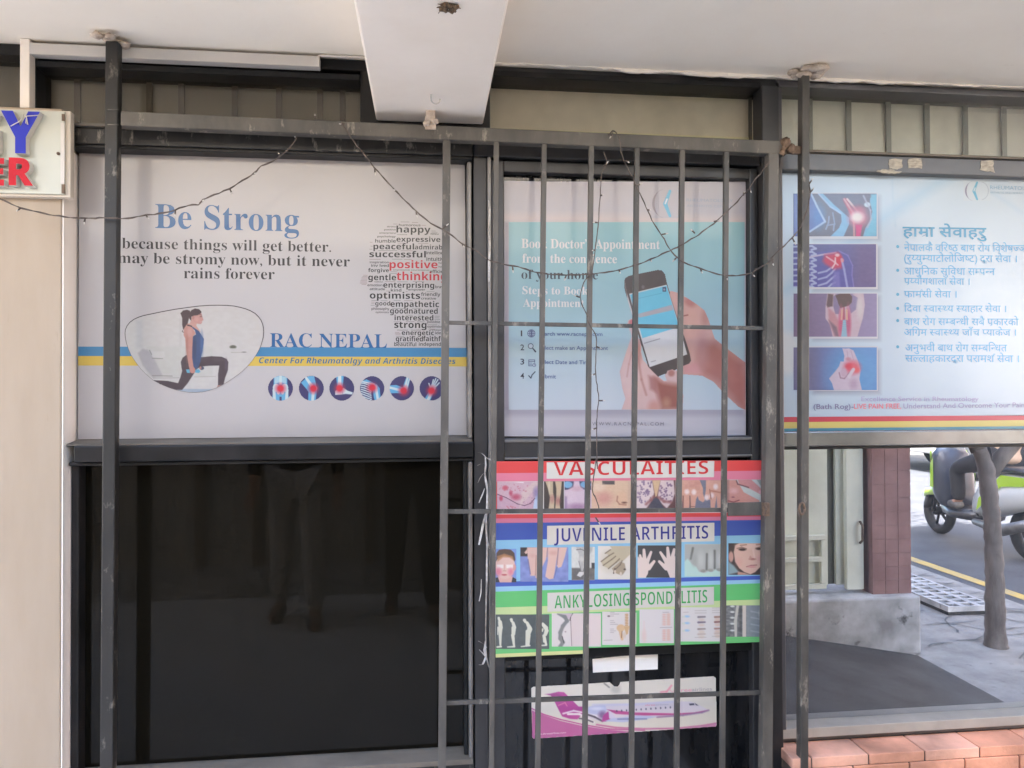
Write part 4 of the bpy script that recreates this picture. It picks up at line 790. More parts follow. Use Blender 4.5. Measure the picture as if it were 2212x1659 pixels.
text(ink, 'Appointment', pt(mp4, 258, 823), pt(mp4, 567, 825), 17, WT, Y2t, 'ser', 0.0)
for d, y, s_, x1 in (('1', 972, 'Search www.racnepal.com', 660), ('2', 1043, 'Select make an Appointment', 688), ('3', 1115, 'Select Date and Time', 604), ('4', 1187, 'Submit', 425)):
    text(ink, d, pt(mp4, 247 if d == '1' else 245, y), pt(mp4, 254 if d == '1' else 264, y), 12.5, C(46, 46, 56, G2), Y2t, 'raw', 0.01)
    text(ink, s_, pt(mp4, 340, y-3), pt(mp4, x1, y-1), 8.5, C(78, 94, 138, G2), Y2t, 'raw', 0.012)
text(ink, 'WWW.RACNEPAL.COM', pt(mp4, 608, 1423), pt(mp4, 970, 1424), 7, C(120, 116, 124, G2), Y2t, 'raw', 0.0, 1.4)
text(ink, 'RHEUMATOLOGY', pt(mp4, 1085, 290), pt(mp4, 1320, 294), 6, C(158, 172, 190, G2), Y2t, 'raw', 0.0)
text(ink, 'ARTHRITIS CENTER', pt(mp4, 1085, 318), pt(mp4, 1320, 322), 5, C(164, 174, 190, G2), Y2t, 'raw', 0.0)
ink.build('lettering', M_ink, p2)

# ------------------------------------------------------------------ right poster (services)
G3 = 0.6; YR = -0.012
mp5 = crop(1900, 380, .44595); mp8 = crop(2010, 460, .15672); mp9 = crop(2010, 720, .16279)
p3 = thing('poster', 'pale blue poster in the right window with four medical photos and Nepali writing', 'poster', (1.6, YR, 1.3), 'printed posters in the shop windows')
q5 = lambda *cs: [pt(mp5, *c) for c in cs]
xe = 2.6
zt_, zb_ = Z(1700, 374, YR), Z(1700, 930, YR); xl_ = X(1690, 650, YR)
mb = MB(); mb.box(xl_, xe, YR, YR+0.003, zb_, zt_, C(198, 218, 234, G3)); mb.build('sheet', M_inkr, p3)
pics = []; Y3 = YR-0.0004
B3 = Pic(128, 118, 2400, 1478, 300, 200, mp5, (200, 217, 230))
B3.ell(150, 1130, 70, 120, (226, 226, 224), 30, 0.8); B3.poly([(128, 760), (300, 650), (560, 420), (980, 150), (1080, 150), (700, 400), (420, 660), (128, 800)], (172, 204, 228), 60, 0.75); B3.line([(740, 130), (745, 260), (760, 420)], 4, (180, 206, 226), 10, 0.7); B3.poly([(1200, 150), (1480, 330), (1480, 360), (1180, 160)], (184, 208, 230), 20, 0.7); B3.mix(np.clip((B3.X-1000)/1200, 0, 1), (222, 228, 236), 0.7)  # last mix paints the street reflection's pale wash in towards the right
for y0 in (232, 517, 793, 1093): B3.rect(300, y0+16, 672, y0+262, (140, 134, 146), 0.55, 34)
B3.mesh(pics, Y3, G3, warp=lambda px, py: (px, py))
xA = X(*pt(mp5, 215, 300), YR)
def frame(y0, y1): 
    f = Pic(214, y0-4, 660, y1+4, 10, 8, mp5, (214, 212, 216)); f.mesh(pics, Y3-0.0003, G3)
for a, b in ((232, 483), (517, 765), (793, 1042), (1093, 1335)): frame(a, b)
K = Pic(-170, 152, 1160, 835, 150, 80, mp8, (96, 84, 92))       # knees
K.poly([(-170, 150), (110, 150), (330, 600), (90, 760), (-170, 900)], (70, 84, 160), 20); K.ell(230, 520, 90, 160, (60, 120, 196), 120, 0.8)
K.poly([(230, 150), (420, 150), (720, 480), (1160, 150), (1160, 840), (420, 840), (560, 700), (600, 600), (590, 480), (430, 370)], (122, 176, 214), 10); K.poly([(960, 840), (1160, 840), (1160, 160), (1060, 160), (1080, 480)], (110, 186, 216), 40)
K.poly([(300, 150), (1060, 160), (1050, 280), (1090, 440), (1050, 600), (980, 700), (940, 840), (630, 840), (720, 640), (720, 540), (480, 330)], (94, 84, 100), 12)
K.line([(110, 150), (210, 360), (335, 600), (90, 760)], 16, (168, 190, 226), 14); K.line([(230, 150), (420, 360), (590, 470)], 14, (160, 190, 230), 14)
K.line([(400, 520), (390, 620), (350, 720)], 12, (140, 148, 176), 14); K.line([(460, 460), (490, 640), (370, 660)], 10, (140, 148, 176), 14); K.line([(480, 660), (470, 740)], 12, (140, 148, 176), 12)
K.cap((650, 250), (780, 480), 26, 40, (200, 60, 80), 30); K.line([(640, 240), (790, 470), (800, 830)], 14, (214, 150, 150), 14); K.line([(690, 240), (850, 430)], 16, (224, 190, 184), 14)
K.ell(870, 400, 100, 60, (170, 40, 60), 80, 0.7); K.ell(865, 540, 150, 140, (222, 120, 140), 120, 0.9); K.ell(850, 530, 100, 80, (240, 224, 216), 60); K.poly([(820, 650), (930, 650), (900, 840), (830, 840)], (214, 42, 116), 20); K.ell(1010, 330, 50, 40, (206, 224, 234), 20); K.line([(950, 190), (1000, 300), (1060, 420), (1070, 560), (1010, 690)], 14, (180, 180, 200), 20, 0.8); K.noise(5, 30)
K.mesh(pics, Y3-0.0006, G3)
S = Pic(-170, 960, 1150, 1645, 150, 80, mp8); S.grad((86, 82, 146), (100, 90, 148), 0); S.rect(820, 960, 1150, 1650, (106, 88, 138), .8, 200)
S.poly([(-170, 1100), (560, 1060), (700, 1130), (780, 1300), (770, 1450), (800, 1660), (-170, 1660)], (88, 84, 166), 30, .8); S.line([(560, 1070), (700, 1140), (775, 1300), (765, 1450), (795, 1650)], 8, (130, 118, 190), 14)
for k in range(8): S.line([(-170, 1000+k*92), (130, 990+k*92), (190, 1030+k*92), (120, 1050+k*92)], 15, (176, 184, 222), 14)
for k in range(4): S.line([(230, 1420+k*100), (360, 1390+k*95), (440, 1330+k*90), (500, 1240+k*110)], 14, (168, 172, 216), 12)
S.line([(100, 1165), (330, 1120), (510, 1095)], 13, (190, 176, 206), 10); S.poly([(330, 1130), (540, 1090), (620, 1200), (600, 1340), (480, 1360), (340, 1280), (300, 1230)], (206, 60, 96), 60); S.ell(545, 1200, 60, 90, (218, 44, 68), 50)
S.line([(360, 1160), (480, 1240), (540, 1290)], 13, (230, 170, 180), 14); S.line([(500, 1180), (500, 1260), (450, 1340)], 12, (236, 200, 200), 12); S.ell(530, 1135, 36, 26, (234, 196, 196), 20); S.line([(600, 1200), (640, 1360), (690, 1640)], 17, (158, 160, 214), 16); S.ell(610, 1220, 24, 30, (226, 150, 160), 20); S.poly([(480, 1400), (560, 1400), (580, 1650), (440, 1650)], (124, 116, 190), 40, .8); S.noise(4, 30)
S.mesh(pics, Y3-0.0006, G3)
N_ = Pic(-160, 85, 1118, 748, 150, 80, mp9); N_.grad((128, 108, 142), (152, 140, 178), 0)
N_.poly([(360, 85), (500, 90), (450, 130), (450, 280), (480, 400), (540, 400), (560, 300), (520, 190), (500, 120), (600, 90), (720, 100), (740, 200), (690, 280), (720, 390), (800, 330), (830, 150), (740, 100), (800, 80), (915, 85), (935, 260), (900, 470), (820, 750), (440, 750), (400, 560), (330, 470), (330, 300)], (204, 180, 190), 14)
N_.poly([(370, 85), (450, 100), (440, 280), (360, 300), (345, 260)], (112, 88, 92), 20); N_.poly([(480, 115), (560, 85), (700, 85), (740, 130), (735, 220), (690, 270), (560, 310), (530, 250), (510, 180)], (100, 78, 80), 12); N_.poly([(370, 300), (470, 380), (560, 560), (540, 750), (460, 740), (380, 500)], (196, 140, 150), 40); N_.poly([(380, 490), (500, 600), (540, 750), (480, 740)], (136, 108, 124), 30)
N_.ell(570, 560, 40, 230, (206, 96, 128), 40); N_.ell(680, 540, 40, 230, (198, 96, 130), 40); N_.poly([(600, 490), (640, 490), (662, 750), (570, 750)], (150, 190, 208), 14); N_.line([(615, 300), (615, 480)], 10, (170, 70, 90), 10)
N_.line([(585, 340), (575, 480)], 14, (220, 170, 150), 14); N_.line([(655, 340), (660, 480)], 14, (220, 176, 150), 14)
for k in range(8): N_.line([(560, 500+k*32), (676, 500+k*32)], 3, (120, 150, 180), 6, .6)
N_.ell(860, 300, 50, 180, (214, 204, 204), 50, .8); N_.noise(3, 30); N_.mesh(pics, Y3-0.0006, G3)
D = Pic(-160, 912, 1118, 1568, 150, 80, mp9); D.grad((116, 112, 156), (96, 146, 208), 0); D.ell(800, 1300, 420, 400, (96, 160, 212), 300, .8); D.rect(-160, 900, 200, 1600, (116, 112, 148), .8, 200)
D.poly([(590, 925), (640, 930), (690, 925), (760, 960), (830, 1120), (870, 1260), (850, 1400), (890, 1568), (460, 1568), (430, 1460), (385, 1390), (480, 1280), (540, 1200), (560, 1130), (610, 1130), (620, 1040)], (206, 188, 204), 12)
D.ell(740, 1220, 120, 100, (220, 96, 118), 90); D.ell(690, 1200, 50, 40, (222, 70, 90), 40); D.ell(810, 1260, 40, 40, (226, 96, 104), 40); D.line([(660, 960), (680, 1100)], 4, (180, 150, 172), 8); D.line([(720, 960), (760, 1100)], 4, (180, 150, 172), 8); D.line([(540, 1300), (560, 1380), (620, 1390), (680, 1320), (740, 1250)], 9, (160, 126, 146), 14); D.ell(610, 1300, 50, 70, (198, 168, 186), 30); D.cap((690, 1360), (760, 1250), 26, 24, (216, 200, 212), 14); D.ell(760, 1480, 60, 80, (180, 152, 176), 60, .7); D.ell(680, 1090, 40, 26, (190, 130, 146), 26, .8); D.noise(3, 30)
D.mesh(pics, Y3-0.0006, G3)
L3 = Pic(1140, 160, 1290, 275, 60, 46, mp5, (207, 219, 227)); logo(L3, 1205, 218, 56, (142, 136, 158), (98, 182, 214)); L3.mesh(pics, Y3-0.0003, G3)
picmesh(pics, 'picture', M_inkr, p3)
ink = MB(); Y3t = Y3-0.0012
def band(y0a, y0b, y1a, y1b, col):
    z0 = (Z(*pt(mp5, 130, y0a), Y3)+Z(*pt(mp5, 1478, y0b), Y3))/2; z1 = (Z(*pt(mp5, 130, y1a), Y3)+Z(*pt(mp5, 1478, y1b), Y3))/2
    ink.quad((xl_, Y3, z1), (xe, Y3, z1), (xe, Y3, z0), (xl_, Y3, z0), col)
band(1487, 1474, 1514, 1504, C(214, 64, 88, G3)); band(1514, 1504, 1549, 1538, C(234, 214, 122, G3)); band(1549, 1538, 1566, 1554, C(70, 152, 178, G3))
TL = C(44, 138, 176, 0.8); TL2 = C(100, 168, 208, 0.85)
def dv(tokens, x0, x1, yb0, yb1, hpx, col=TL2, off=0.004):
    v, f = deva(tokens, off); put(ink, v, f, pt(mp5, x0, yb0), pt(mp5, x1, yb1), hpx*.3853, col, Y3t, cap=DCAP)
dv(['हा', 'मा', ' ', 'से', 'वा', 'ह', 'रु'], 800, 1270, 472, 478, 52, TL, 0.02)
ink.quad(*[(float(P(*pt(mp5, *c), Y3t)[0]), Y3t, float(P(*pt(mp5, *c), Y3t)[1])) for c in ((905, 476), (912, 470), (944, 455), (936, 462))], TL)
dv(['ने', 'पा', 'ल', 'कै', ' ', 'व', 'रि', '~ष', 'ठ', ' ', 'बा', 'थ', ' ', 'रो', 'ग', ' ', 'वि', 'शे', 'ष', '~ज', 'ञ'], 808, 1492, 555, 560, 38)
dv(['(', 'रु', '~य', 'यु', '~म', 'या', 'टो', 'लो', 'जि', '~ष', 'ट', ')', ' ', 'द_वा', 'रा', ' ', 'से', 'वा', ' ', '।'], 808, 1440, 614, 618, 38)
dv(['आ', 'धु', 'नि', 'क', ' ', 'सु', 'वि', 'धा', ' ', 'स', '~म', 'प', '~न', 'न'], 808, 1318, 687, 690, 38)
dv(['/प', '~य', 'यो', 'ग', 'शा', 'ला', ' ', 'से', 'वा', ' ', '।'], 808, 1175, 742, 745, 36)
dv(['फा', '^म', 'सी', ' ', 'से', 'वा', ' ', '।'], 808, 1102, 815, 816, 36)
dv(['दि', 'वा', ' ', '~स', 'वा', '~स', '~थ', 'य', ' ', '~स', 'या', 'हा', 'र', ' ', 'से', 'वा', ' ', '।'], 808, 1380, 896, 897, 36)
dv(['बा', 'थ', ' ', 'रो', 'ग', ' ', 'स', '~म', 'ब', '~न', 'धी', ' ', 'स', 'बै', ' ', '/प', 'का', 'र', 'को'], 808, 1450, 970, 972, 38)
dv(['अ', 'ि', '/ग', 'म', ' ', '~स', 'वा', '~स', '~थ', 'य', ' ', 'जाँ', 'च', ' ', '~प', 'या', 'के', 'ज', ' ', '।'], 808, 1435, 1029, 1030, 36)
dv(['अ', 'नु', 'भ', 'वी', ' ', 'बा', 'थ', ' ', 'रो', 'ग', ' ', 'स', '~म', 'ब', 'ि', '~न', 'ध', 'त'], 815, 1385, 1117, 1118, 38)
dv(['स', '~ल', 'ला', 'ह', 'का', 'र', 'द_वा', 'रा', ' ', 'प', 'रा', 'म', '^श', ' ', 'से', 'वा', ' ', '।'], 815, 1452, 1176, 1178, 38)
for yb in (530, 663, 798, 877, 945, 1092):
    x_, z_ = P(*pt(mp5, 772, yb), Y3t); ink.add([(x_+0.005*math.cos(t), Y3t, z_+0.005*math.sin(t)) for t in np.linspace(0, 2*math.pi, 12, endpoint=False)], [list(range(12))], C(92, 180, 214, G3))
text(ink, 'Excellence Service in Rheumatology', pt(mp5, 568, 1397), pt(mp5, 1226, 1396), 10, C(168, 158, 190, .8), Y3t, 'raw', 0.008)
text(ink, '(Bath Rog)-', pt(mp5, 300, 1441), pt(mp5, 525, 1440), 11, C(128, 120, 150, .8), Y3t, 'raw', 0.008)
text(ink, 'LIVE PAIN FREE,', pt(mp5, 527, 1440), pt(mp5, 792, 1438), 11, C(228, 122, 132, .8), Y3t, 'raw', 0.012)
text(ink, 'Understand And Overcome Your Pain', pt(mp5, 804, 1438), pt(mp5, 1482, 1431), 11, C(158, 150, 180, .8), Y3t, 'raw', 0.008)
text(ink, 'RHEUMATOLOGY', pt(mp5, 1290, 208), pt(mp5, 1560, 216), 8, C(150, 188, 214, G3), Y3t, 'raw', 0.0)
text(ink, 'ARTHRITIS AND RESEARCH CENTER', pt(mp5, 1290, 232), pt(mp5, 1560, 238), 4, C(160, 190, 212, G3), Y3t, 'raw', 0.0)
ink.build('lettering', M_inkr, p3)

# ------------------------------------------------------------------ chart of three diseases on the door
G4 = 1.02; YV = -0.040
mp6 = crop(1160, 1100, .49441); mpV1 = crop(1220, 1140, .16275); mpV2 = crop(1560, 1140, .16727); mpJ1 = crop(1220, 1350, .16275); mpJ2 = crop(1560, 1330, .16727); mpA1 = crop(1220, 1500, .16275); mpA2 = crop(1560, 1500, .16727)
p4 = thing('poster', 'disease chart in red, blue and green bands with small photographs on the door', 'poster', (0.62, YV, 0.75), 'printed posters in the shop windows')
q6 = lambda *cs: [pt(mp6, *c) for c in cs]
sheetbox(q6((135, 108), (1520, 103), (1514, 1021), (622, 1052), (620, 1080), (160, 1100), (152, 560)), YV, 0.002, C(205, 200, 192, G4)).build('sheet', M_inkm, p4)
ink = MB(); Y4 = YV-0.0004
def bnd(ya, yb, yc, yd, col, xa=160, xb=1515): quadpx(ink, q6((xa, ya), (xb, yc), (xb, yd), (xa, yb)), Y4, col)
RED4, PINK, WBX = C(214, 70, 68, G4), C(214, 122, 142, G4), C(206, 201, 190, G4)
quadpx(ink, q6((135, 108), (1520, 103), (1519, 155), (143, 168)), Y4, RED4); quadpx(ink, q6((143, 168), (1519, 155), (1519, 202), (144, 210)), Y4, PINK); quadpx(ink, q6((144, 210), (168, 210), (168, 375), (149, 375)), Y4, RED4)
quadpx(ink, q6((150, 376), (1517, 366), (1517, 386), (151, 397)), Y4, RED4); bnd(397, 420, 386, 404, PINK, 152)
bnd(420, 507, 404, 480, C(62, 86, 164, G4), 152); bnd(507, 717, 480, 686, C(136, 184, 208, G4), 152)
bnd(717, 742, 686, 705, C(68, 92, 172, G4)); bnd(742, 767, 705, 724, C(146, 190, 212, G4))
bnd(767, 847, 724, 806, C(98, 186, 108, G4)); bnd(847, 888, 806, 838, C(192, 208, 146, G4)); bnd(888, 1054, 838, 994, C(110, 190, 116, G4))
quadpx(ink, q6((160, 1054), (1514, 994), (1514, 1021), (622, 1052), (620, 1062), (160, 1082)), Y4, C(106, 188, 112, G4)); quadpx(ink, q6((160, 1082), (620, 1062), (620, 1080), (160, 1100)), Y4, C(206, 206, 140, G4))
ink.build('band', M_inkm, p4)
ink = MB(); Y4b = Y4-0.001
quadpx(ink, q6((418, 113), (1266, 106), (1264, 188), (418, 196)), Y4b, WBX); quadpx(ink, q6((420, 434), (1266, 418), (1266, 512), (420, 531)), Y4b, WBX); quadpx(ink, q6((422, 773), (1264, 742), (1264, 832), (422, 869)), Y4b, C(204, 198, 188, G4))
text(ink, 'VASCULAITIES', pt(mp6, 455, 180), pt(mp6, 1235, 172), 29, C(200, 40, 44, G4), Y4b-0.0004, 'bold', -0.012)
text(ink, 'JUVENILE ARTHRITIS', pt(mp6, 455, 515), pt(mp6, 1235, 499), 29, C(46, 48, 130, G4), Y4b-0.0004, 'bold', -0.014)
text(ink, 'ANKYLOSING SPONDYLITIS', pt(mp6, 458, 853), pt(mp6, 1230, 822), 28, C(58, 156, 78, G4), Y4b-0.0004, 'bold', -0.016)
ink.build('lettering', M_inkm, p4)
pics = []; YQ = Y4-0.0006
r5 = np.random.RandomState(3)
def dots(p, x0, y0, x1, y1, n, rr_, col, al=0.6):
    for i in range(n): p.ell(r5.uniform(x0, x1), r5.uniform(y0, y1), r5.uniform(*rr_), r5.uniform(*rr_), col, 8, al)
SKP = (204, 168, 172)
# row of skin pictures
a = Pic(140, 395, 800, 812, 96, 62, mpV1, (196, 164, 170)); a.poly([(140, 590), (250, 620), (450, 740), (600, 760), (720, 640), (800, 480), (800, 812), (140, 812)], (190, 156, 166), 10); a.poly([(720, 640), (800, 500), (800, 812), (690, 812)], (178, 190, 206), 20)
a.poly([(140, 395), (360, 400), (540, 415), (560, 395)], (218, 208, 208), 8); a.line([(140, 585), (280, 640), (450, 735), (560, 762), (650, 730), (720, 650)], 6, (96, 66, 84), 10); a.poly([(520, 560), (700, 395), (800, 395), (560, 700), (480, 800)], (206, 186, 172), 30, .6); a.ell(740, 560, 40, 80, (120, 110, 150), 50, .7)
a.ell(265, 490, 45, 36, (186, 88, 104), 30); a.ell(350, 570, 26, 40, (178, 84, 104), 24); a.ell(430, 630, 70, 44, (172, 76, 96), 50, .9); a.ell(200, 650, 26, 40, (176, 74, 96), 24); dots(a, 170, 430, 620, 560, 26, (5, 14), (180, 96, 112)); dots(a, 500, 620, 700, 740, 20, (4, 9), (150, 104, 124)); dots(a, 280, 770, 420, 812, 8, (8, 16), (180, 92, 104)); a.noise(5, 40); a.mesh(pics, YQ, G4)
a = Pic(860, 388, 1165, 808, 46, 62, mpV1, (70, 62, 58)); a.poly([(880, 388), (1000, 388), (1000, 560), (1020, 700), (1015, 808), (930, 808), (955, 640), (920, 500)], (188, 168, 138), 14); a.poly([(1030, 388), (1135, 388), (1120, 560), (1095, 700), (1110, 808), (1030, 808), (1050, 640), (1050, 500)], (190, 168, 138), 14); a.ell(985, 660, 34, 60, (170, 120, 112), 40, .8); a.ell(1075, 690, 34, 60, (164, 108, 102), 40, .8); a.ell(940, 470, 14, 90, (210, 196, 168), 20, .7); a.noise(4, 30); a.mesh(pics, YQ, G4)
a = Pic(1175, 385, 1590, 808, 60, 62, mpV1, (196, 172, 182)); a.rect(1175, 385, 1590, 520, (74, 74, 100)); a.ell(1225, 440, 70, 50, (120, 166, 194), 14); a.ell(1500, 440, 80, 50, (120, 166, 194), 14); a.poly([(1320, 385), (1400, 385), (1420, 480), (1540, 560), (1560, 660), (1480, 812), (1260, 812), (1190, 640), (1180, 540), (1310, 480)], (204, 182, 190), 20); a.rect(1175, 620, 1215, 812, (150, 128, 150), .8, 20); a.ell(1370, 780, 150, 50, (150, 108, 136), 60, .7); a.ell(1360, 500, 90, 40, (196, 158, 166), 40, .8); a.noise(4, 30); a.mesh(pics, YQ, G4)
a = Pic(1590, 378, 2200, 808, 90, 62, mpV1, (206, 176, 148)); a.rect(1755, 380, 1945, 438, (88, 82, 80), 1, 16); a.ell(1780, 650, 130, 100, (194, 138, 126), 120, .8); a.ell(2060, 660, 80, 110, (210, 172, 142), 50, .8); a.line([(1990, 620), (1980, 690), (2020, 740), (2120, 750)], 9, (164, 116, 98), 18); a.ell(2095, 716, 40, 14, (112, 78, 66), 14); a.ell(1700, 480, 90, 60, (216, 192, 168), 60, .8); a.rect(2150, 380, 2200, 810, (190, 160, 140), .6, 30); a.noise(4, 30); a.mesh(pics, YQ, G4)
a = Pic(112, 362, 770, 785, 96, 62, mpV2, (104, 72, 70)); a.poly([(190, 362), (420, 362), (450, 540), (430, 650), (330, 785), (130, 785), (120, 600)], (206, 188, 184), 20); a.poly([(545, 362), (740, 362), (760, 560), (720, 680), (640, 785), (540, 690), (505, 600)], (204, 184, 180), 20); a.poly([(425, 362), (545, 362), (490, 600), (470, 610)], (200, 168, 132), 12); a.poly([(440, 620), (520, 640), (600, 785), (360, 785)], (76, 74, 84), 20)
dots(a, 200, 370, 410, 700, 46, (8, 20), (112, 90, 120), .7); dots(a, 540, 400, 730, 680, 34, (8, 20), (112, 84, 112), .7); a.line([(330, 720), (400, 660), (440, 610)], 20, (140, 88, 86), 30, .8); a.line([(520, 620), (600, 680), (700, 690)], 20, (140, 90, 88), 30, .8); a.rect(100, 362, 180, 785, (112, 84, 82), .7, 30); a.noise(5, 40); a.mesh(pics, YQ, G4)
a = Pic(775, 360, 1490, 780, 100, 62, mpV2, (112, 112, 124)); SKH = (202, 152, 132)
a.poly([(775, 360), (1130, 360), (1180, 480), (1180, 560), (1210, 660), (1180, 692), (1120, 660), (1100, 600), (1080, 640), (1060, 780), (1000, 780), (990, 660), (970, 780), (890, 780), (880, 640), (850, 780), (775, 780)], SKH, 12); a.poly([(1225, 360), (1490, 360), (1490, 660), (1440, 780), (1395, 780), (1385, 600), (1355, 780), (1295, 780), (1290, 650), (1240, 660), (1205, 620), (1225, 500)], SKH, 12)
for x, y in ((940, 535), (1045, 540), (800, 540), (1370, 460), (1310, 590), (1235, 620)): a.ell(x, y, 34, 40, (222, 202, 196), 30)
a.line([(985, 600), (990, 780)], 9, (120, 84, 76), 12); a.line([(885, 600), (880, 780)], 9, (120, 84, 76), 12); a.line([(1280, 500), (1300, 640)], 8, (150, 100, 84), 12); a.line([(1000, 755), (1060, 755)], 4, (110, 80, 70), 6); dots(a, 900, 380, 1120, 480, 10, (20, 40), (190, 136, 122), .5); a.line([(1300, 520), (1440, 545)], 10, (170, 108, 88), 20); a.rect(1450, 640, 1490, 780, (190, 186, 184)); a.noise(4, 30); a.mesh(pics, YQ, G4)
a = Pic(1490, 352, 2095, 700, 90, 52, mpV2, (180, 186, 180)); a.poly([(1490, 360), (1680, 360), (1730, 440), (1790, 540), (1900, 600), (2020, 660), (2030, 700), (1490, 700)], (192, 138, 126), 12); a.poly([(1700, 352), (1900, 352), (2000, 440), (2080, 520), (2080, 570), (2030, 570), (1900, 500), (1790, 450), (1720, 420)], (188, 132, 130), 12); a.rect(1490, 352, 1560, 700, (110, 92, 88), .7, 50); a.ell(1640, 520, 60, 40, (206, 160, 156), 50); a.line([(1560, 670), (1640, 690), (1720, 660)], 8, (120, 60, 66), 12); a.ell(1630, 615, 22, 10, (130, 80, 84), 10); a.line([(1680, 370), (1700, 420), (1860, 470)], 9, (110, 76, 78), 14); a.ell(2050, 540, 34, 30, (206, 160, 168), 24); a.poly([(1980, 352), (2095, 352), (2095, 480), (2040, 440)], (140, 150, 146), 14); a.noise(4, 30); a.mesh(pics, YQ, G4)
# children's row
a = Pic(118, 135, 436, 652, 50, 78, mpJ1, (120, 144, 198)); a.poly([(118, 652), (118, 580), (170, 570), (380, 570), (436, 600), (436, 652)], (56, 56, 62), 8); a.poly([(150, 560), (380, 560), (360, 652), (180, 652)], (214, 170, 156), 8); a.ell(262, 400, 152, 200, (216, 180, 166), 10); a.ell(405, 420, 24, 50, (206, 150, 140), 10); a.poly([(122, 330), (130, 200), (170, 150), (260, 138), (350, 148), (405, 200), (420, 300), (405, 330), (370, 270), (250, 240), (150, 290)], (88, 72, 62), 12); a.poly([(140, 250), (250, 210), (380, 250), (400, 320), (330, 270), (230, 268), (150, 330)], (176, 124, 84), 20, .8)
a.rect(136, 378, 236, 432, (226, 214, 206), 1, 16); a.rect(280, 378, 384, 432, (226, 214, 206), 1, 16); a.ell(160, 490, 46, 60, (212, 128, 142), 50); a.ell(350, 490, 40, 54, (212, 130, 144), 50); a.ell(250, 535, 42, 14, (186, 96, 100), 8); a.line([(232, 475), (280, 475)], 4, (170, 116, 108), 6); a.line([(255, 380), (250, 470)], 5, (200, 156, 146), 10); a.mesh(pics, YQ, G4)
a = Pic(495, 112, 1235, 640, 100, 72, mpJ1, (128, 138, 184)); a.rect(495, 112, 620, 250, (66, 60, 58), 1, 20); a.noise(12, 14)
for pts in ([(600, 112), (760, 112), (740, 300), (725, 550), (650, 550), (615, 350)], [(750, 112), (910, 112), (890, 300), (830, 420), (790, 610), (730, 580), (725, 400)], [(920, 112), (1085, 112), (1050, 320), (1010, 590), (940, 605), (880, 560), (920, 320)], [(1090, 112), (1215, 112), (1180, 260), (1130, 410), (1080, 430), (1055, 390), (1075, 250)], [(560, 190), (600, 140), (610, 200), (580, 216)]): a.poly(pts, (212, 176, 160), 12)
a.line([(740, 240), (728, 540)], 6, (168, 124, 112), 14); a.line([(915, 130), (905, 260)], 6, (170, 126, 116), 14); a.line([(1080, 130), (1060, 380)], 7, (150, 116, 120), 14); a.ell(1000, 200, 60, 30, (200, 150, 138), 40, .7); a.ell(690, 240, 50, 30, (204, 158, 146), 40, .7); a.line([(615, 300), (650, 520)], 8, (110, 112, 150), 14); a.line([(1015, 580), (1060, 420)], 8, (104, 112, 156), 14); a.mesh(pics, YQ, G4)
a = Pic(1283, 105, 1640, 618, 54, 72, mpJ1, (206, 204, 194)); a.rect(1283, 430, 1640, 618, (106, 102, 98), 1, 24); a.poly([(1350, 105), (1610, 105), (1600, 160), (1540, 260), (1500, 300), (1480, 330), (1470, 420), (1460, 480), (1430, 480), (1395, 330), (1400, 220)], (180, 176, 168), 16); a.ell(1440, 290, 40, 40, (196, 192, 182), 30); a.line([(1360, 150), (1420, 140), (1500, 170)], 6, (110, 106, 100), 10); a.poly([(1400, 490), (1500, 485), (1480, 520), (1420, 570), (1365, 545)], (206, 202, 194), 10); a.rect(1590, 350, 1640, 440, (70, 68, 66), 1, 10); a.line([(1395, 330), (1430, 470)], 6, (130, 126, 120), 10); a.noise(6, 20); a.mesh(pics, YQ, G4)
a = Pic(1690, 92, 2185, 606, 74, 72, mpJ1, (214, 206, 192)); a.ell(1900, 330, 170, 170, (196, 186, 168), 120, .8); a.poly([(1870, 92), (2185, 92), (2185, 220), (2080, 320), (2010, 330), (1850, 440), (1820, 420), (1770, 400), (1755, 370), (1735, 330), (1850, 230), (1800, 205), (1900, 130)], (186, 172, 144), 14)
a.poly([(1900, 440), (2030, 330), (2100, 360), (2120, 460), (2080, 520), (2050, 545), (1960, 510)], (166, 148, 124), 14)
for l in ([(1740, 330), (1860, 240), (1930, 200)], [(1770, 390), (1900, 300), (1960, 250)], [(1850, 440), (1970, 340), (2020, 290)], [(1960, 450), (2030, 380), (2060, 320)], [(1800, 205), (1880, 150)]): a.line(l, 8, (120, 104, 86), 14)
a.line([(1930, 510), (1950, 440)], 10, (90, 74, 66), 12); a.ell(1950, 485, 16, 26, (206, 190, 170), 10); a.ell(2040, 520, 18, 30, (206, 190, 170), 10); a.ell(2100, 450, 18, 14, (90, 76, 66), 10); a.mesh(pics, YQ, G4)
a = Pic(205, 200, 822, 682, 90, 70, mpJ2, (72, 70, 70)); SKW = (216, 196, 184)
a.poly([(205, 690), (205, 560), (200, 380), (215, 360), (235, 420), (260, 470), (380, 470), (370, 560), (325, 690)], SKW, 8); a.cap((240, 350), (265, 470), 18, 30, SKW); a.cap((298, 268), (310, 450), 20, 32, SKW); a.cap((405, 300), (345, 450), 18, 30, SKW); a.cap((450, 440), (370, 540), 20, 34, SKW); a.cap((280, 470), (290, 600), 90, 70, SKW)
a.poly([(690, 690), (650, 590), (600, 500), (610, 430), (760, 400), (775, 560), (815, 640), (815, 690)], SKW, 8); a.cap((545, 305), (640, 450), 18, 34, SKW); a.cap((652, 238), (670, 420), 20, 34, SKW); a.cap((750, 262), (715, 420), 20, 34, SKW); a.cap((775, 370), (755, 450), 18, 30, SKW); a.cap((528, 442), (630, 540), 20, 34, SKW); a.mesh(pics, YQ, G4)
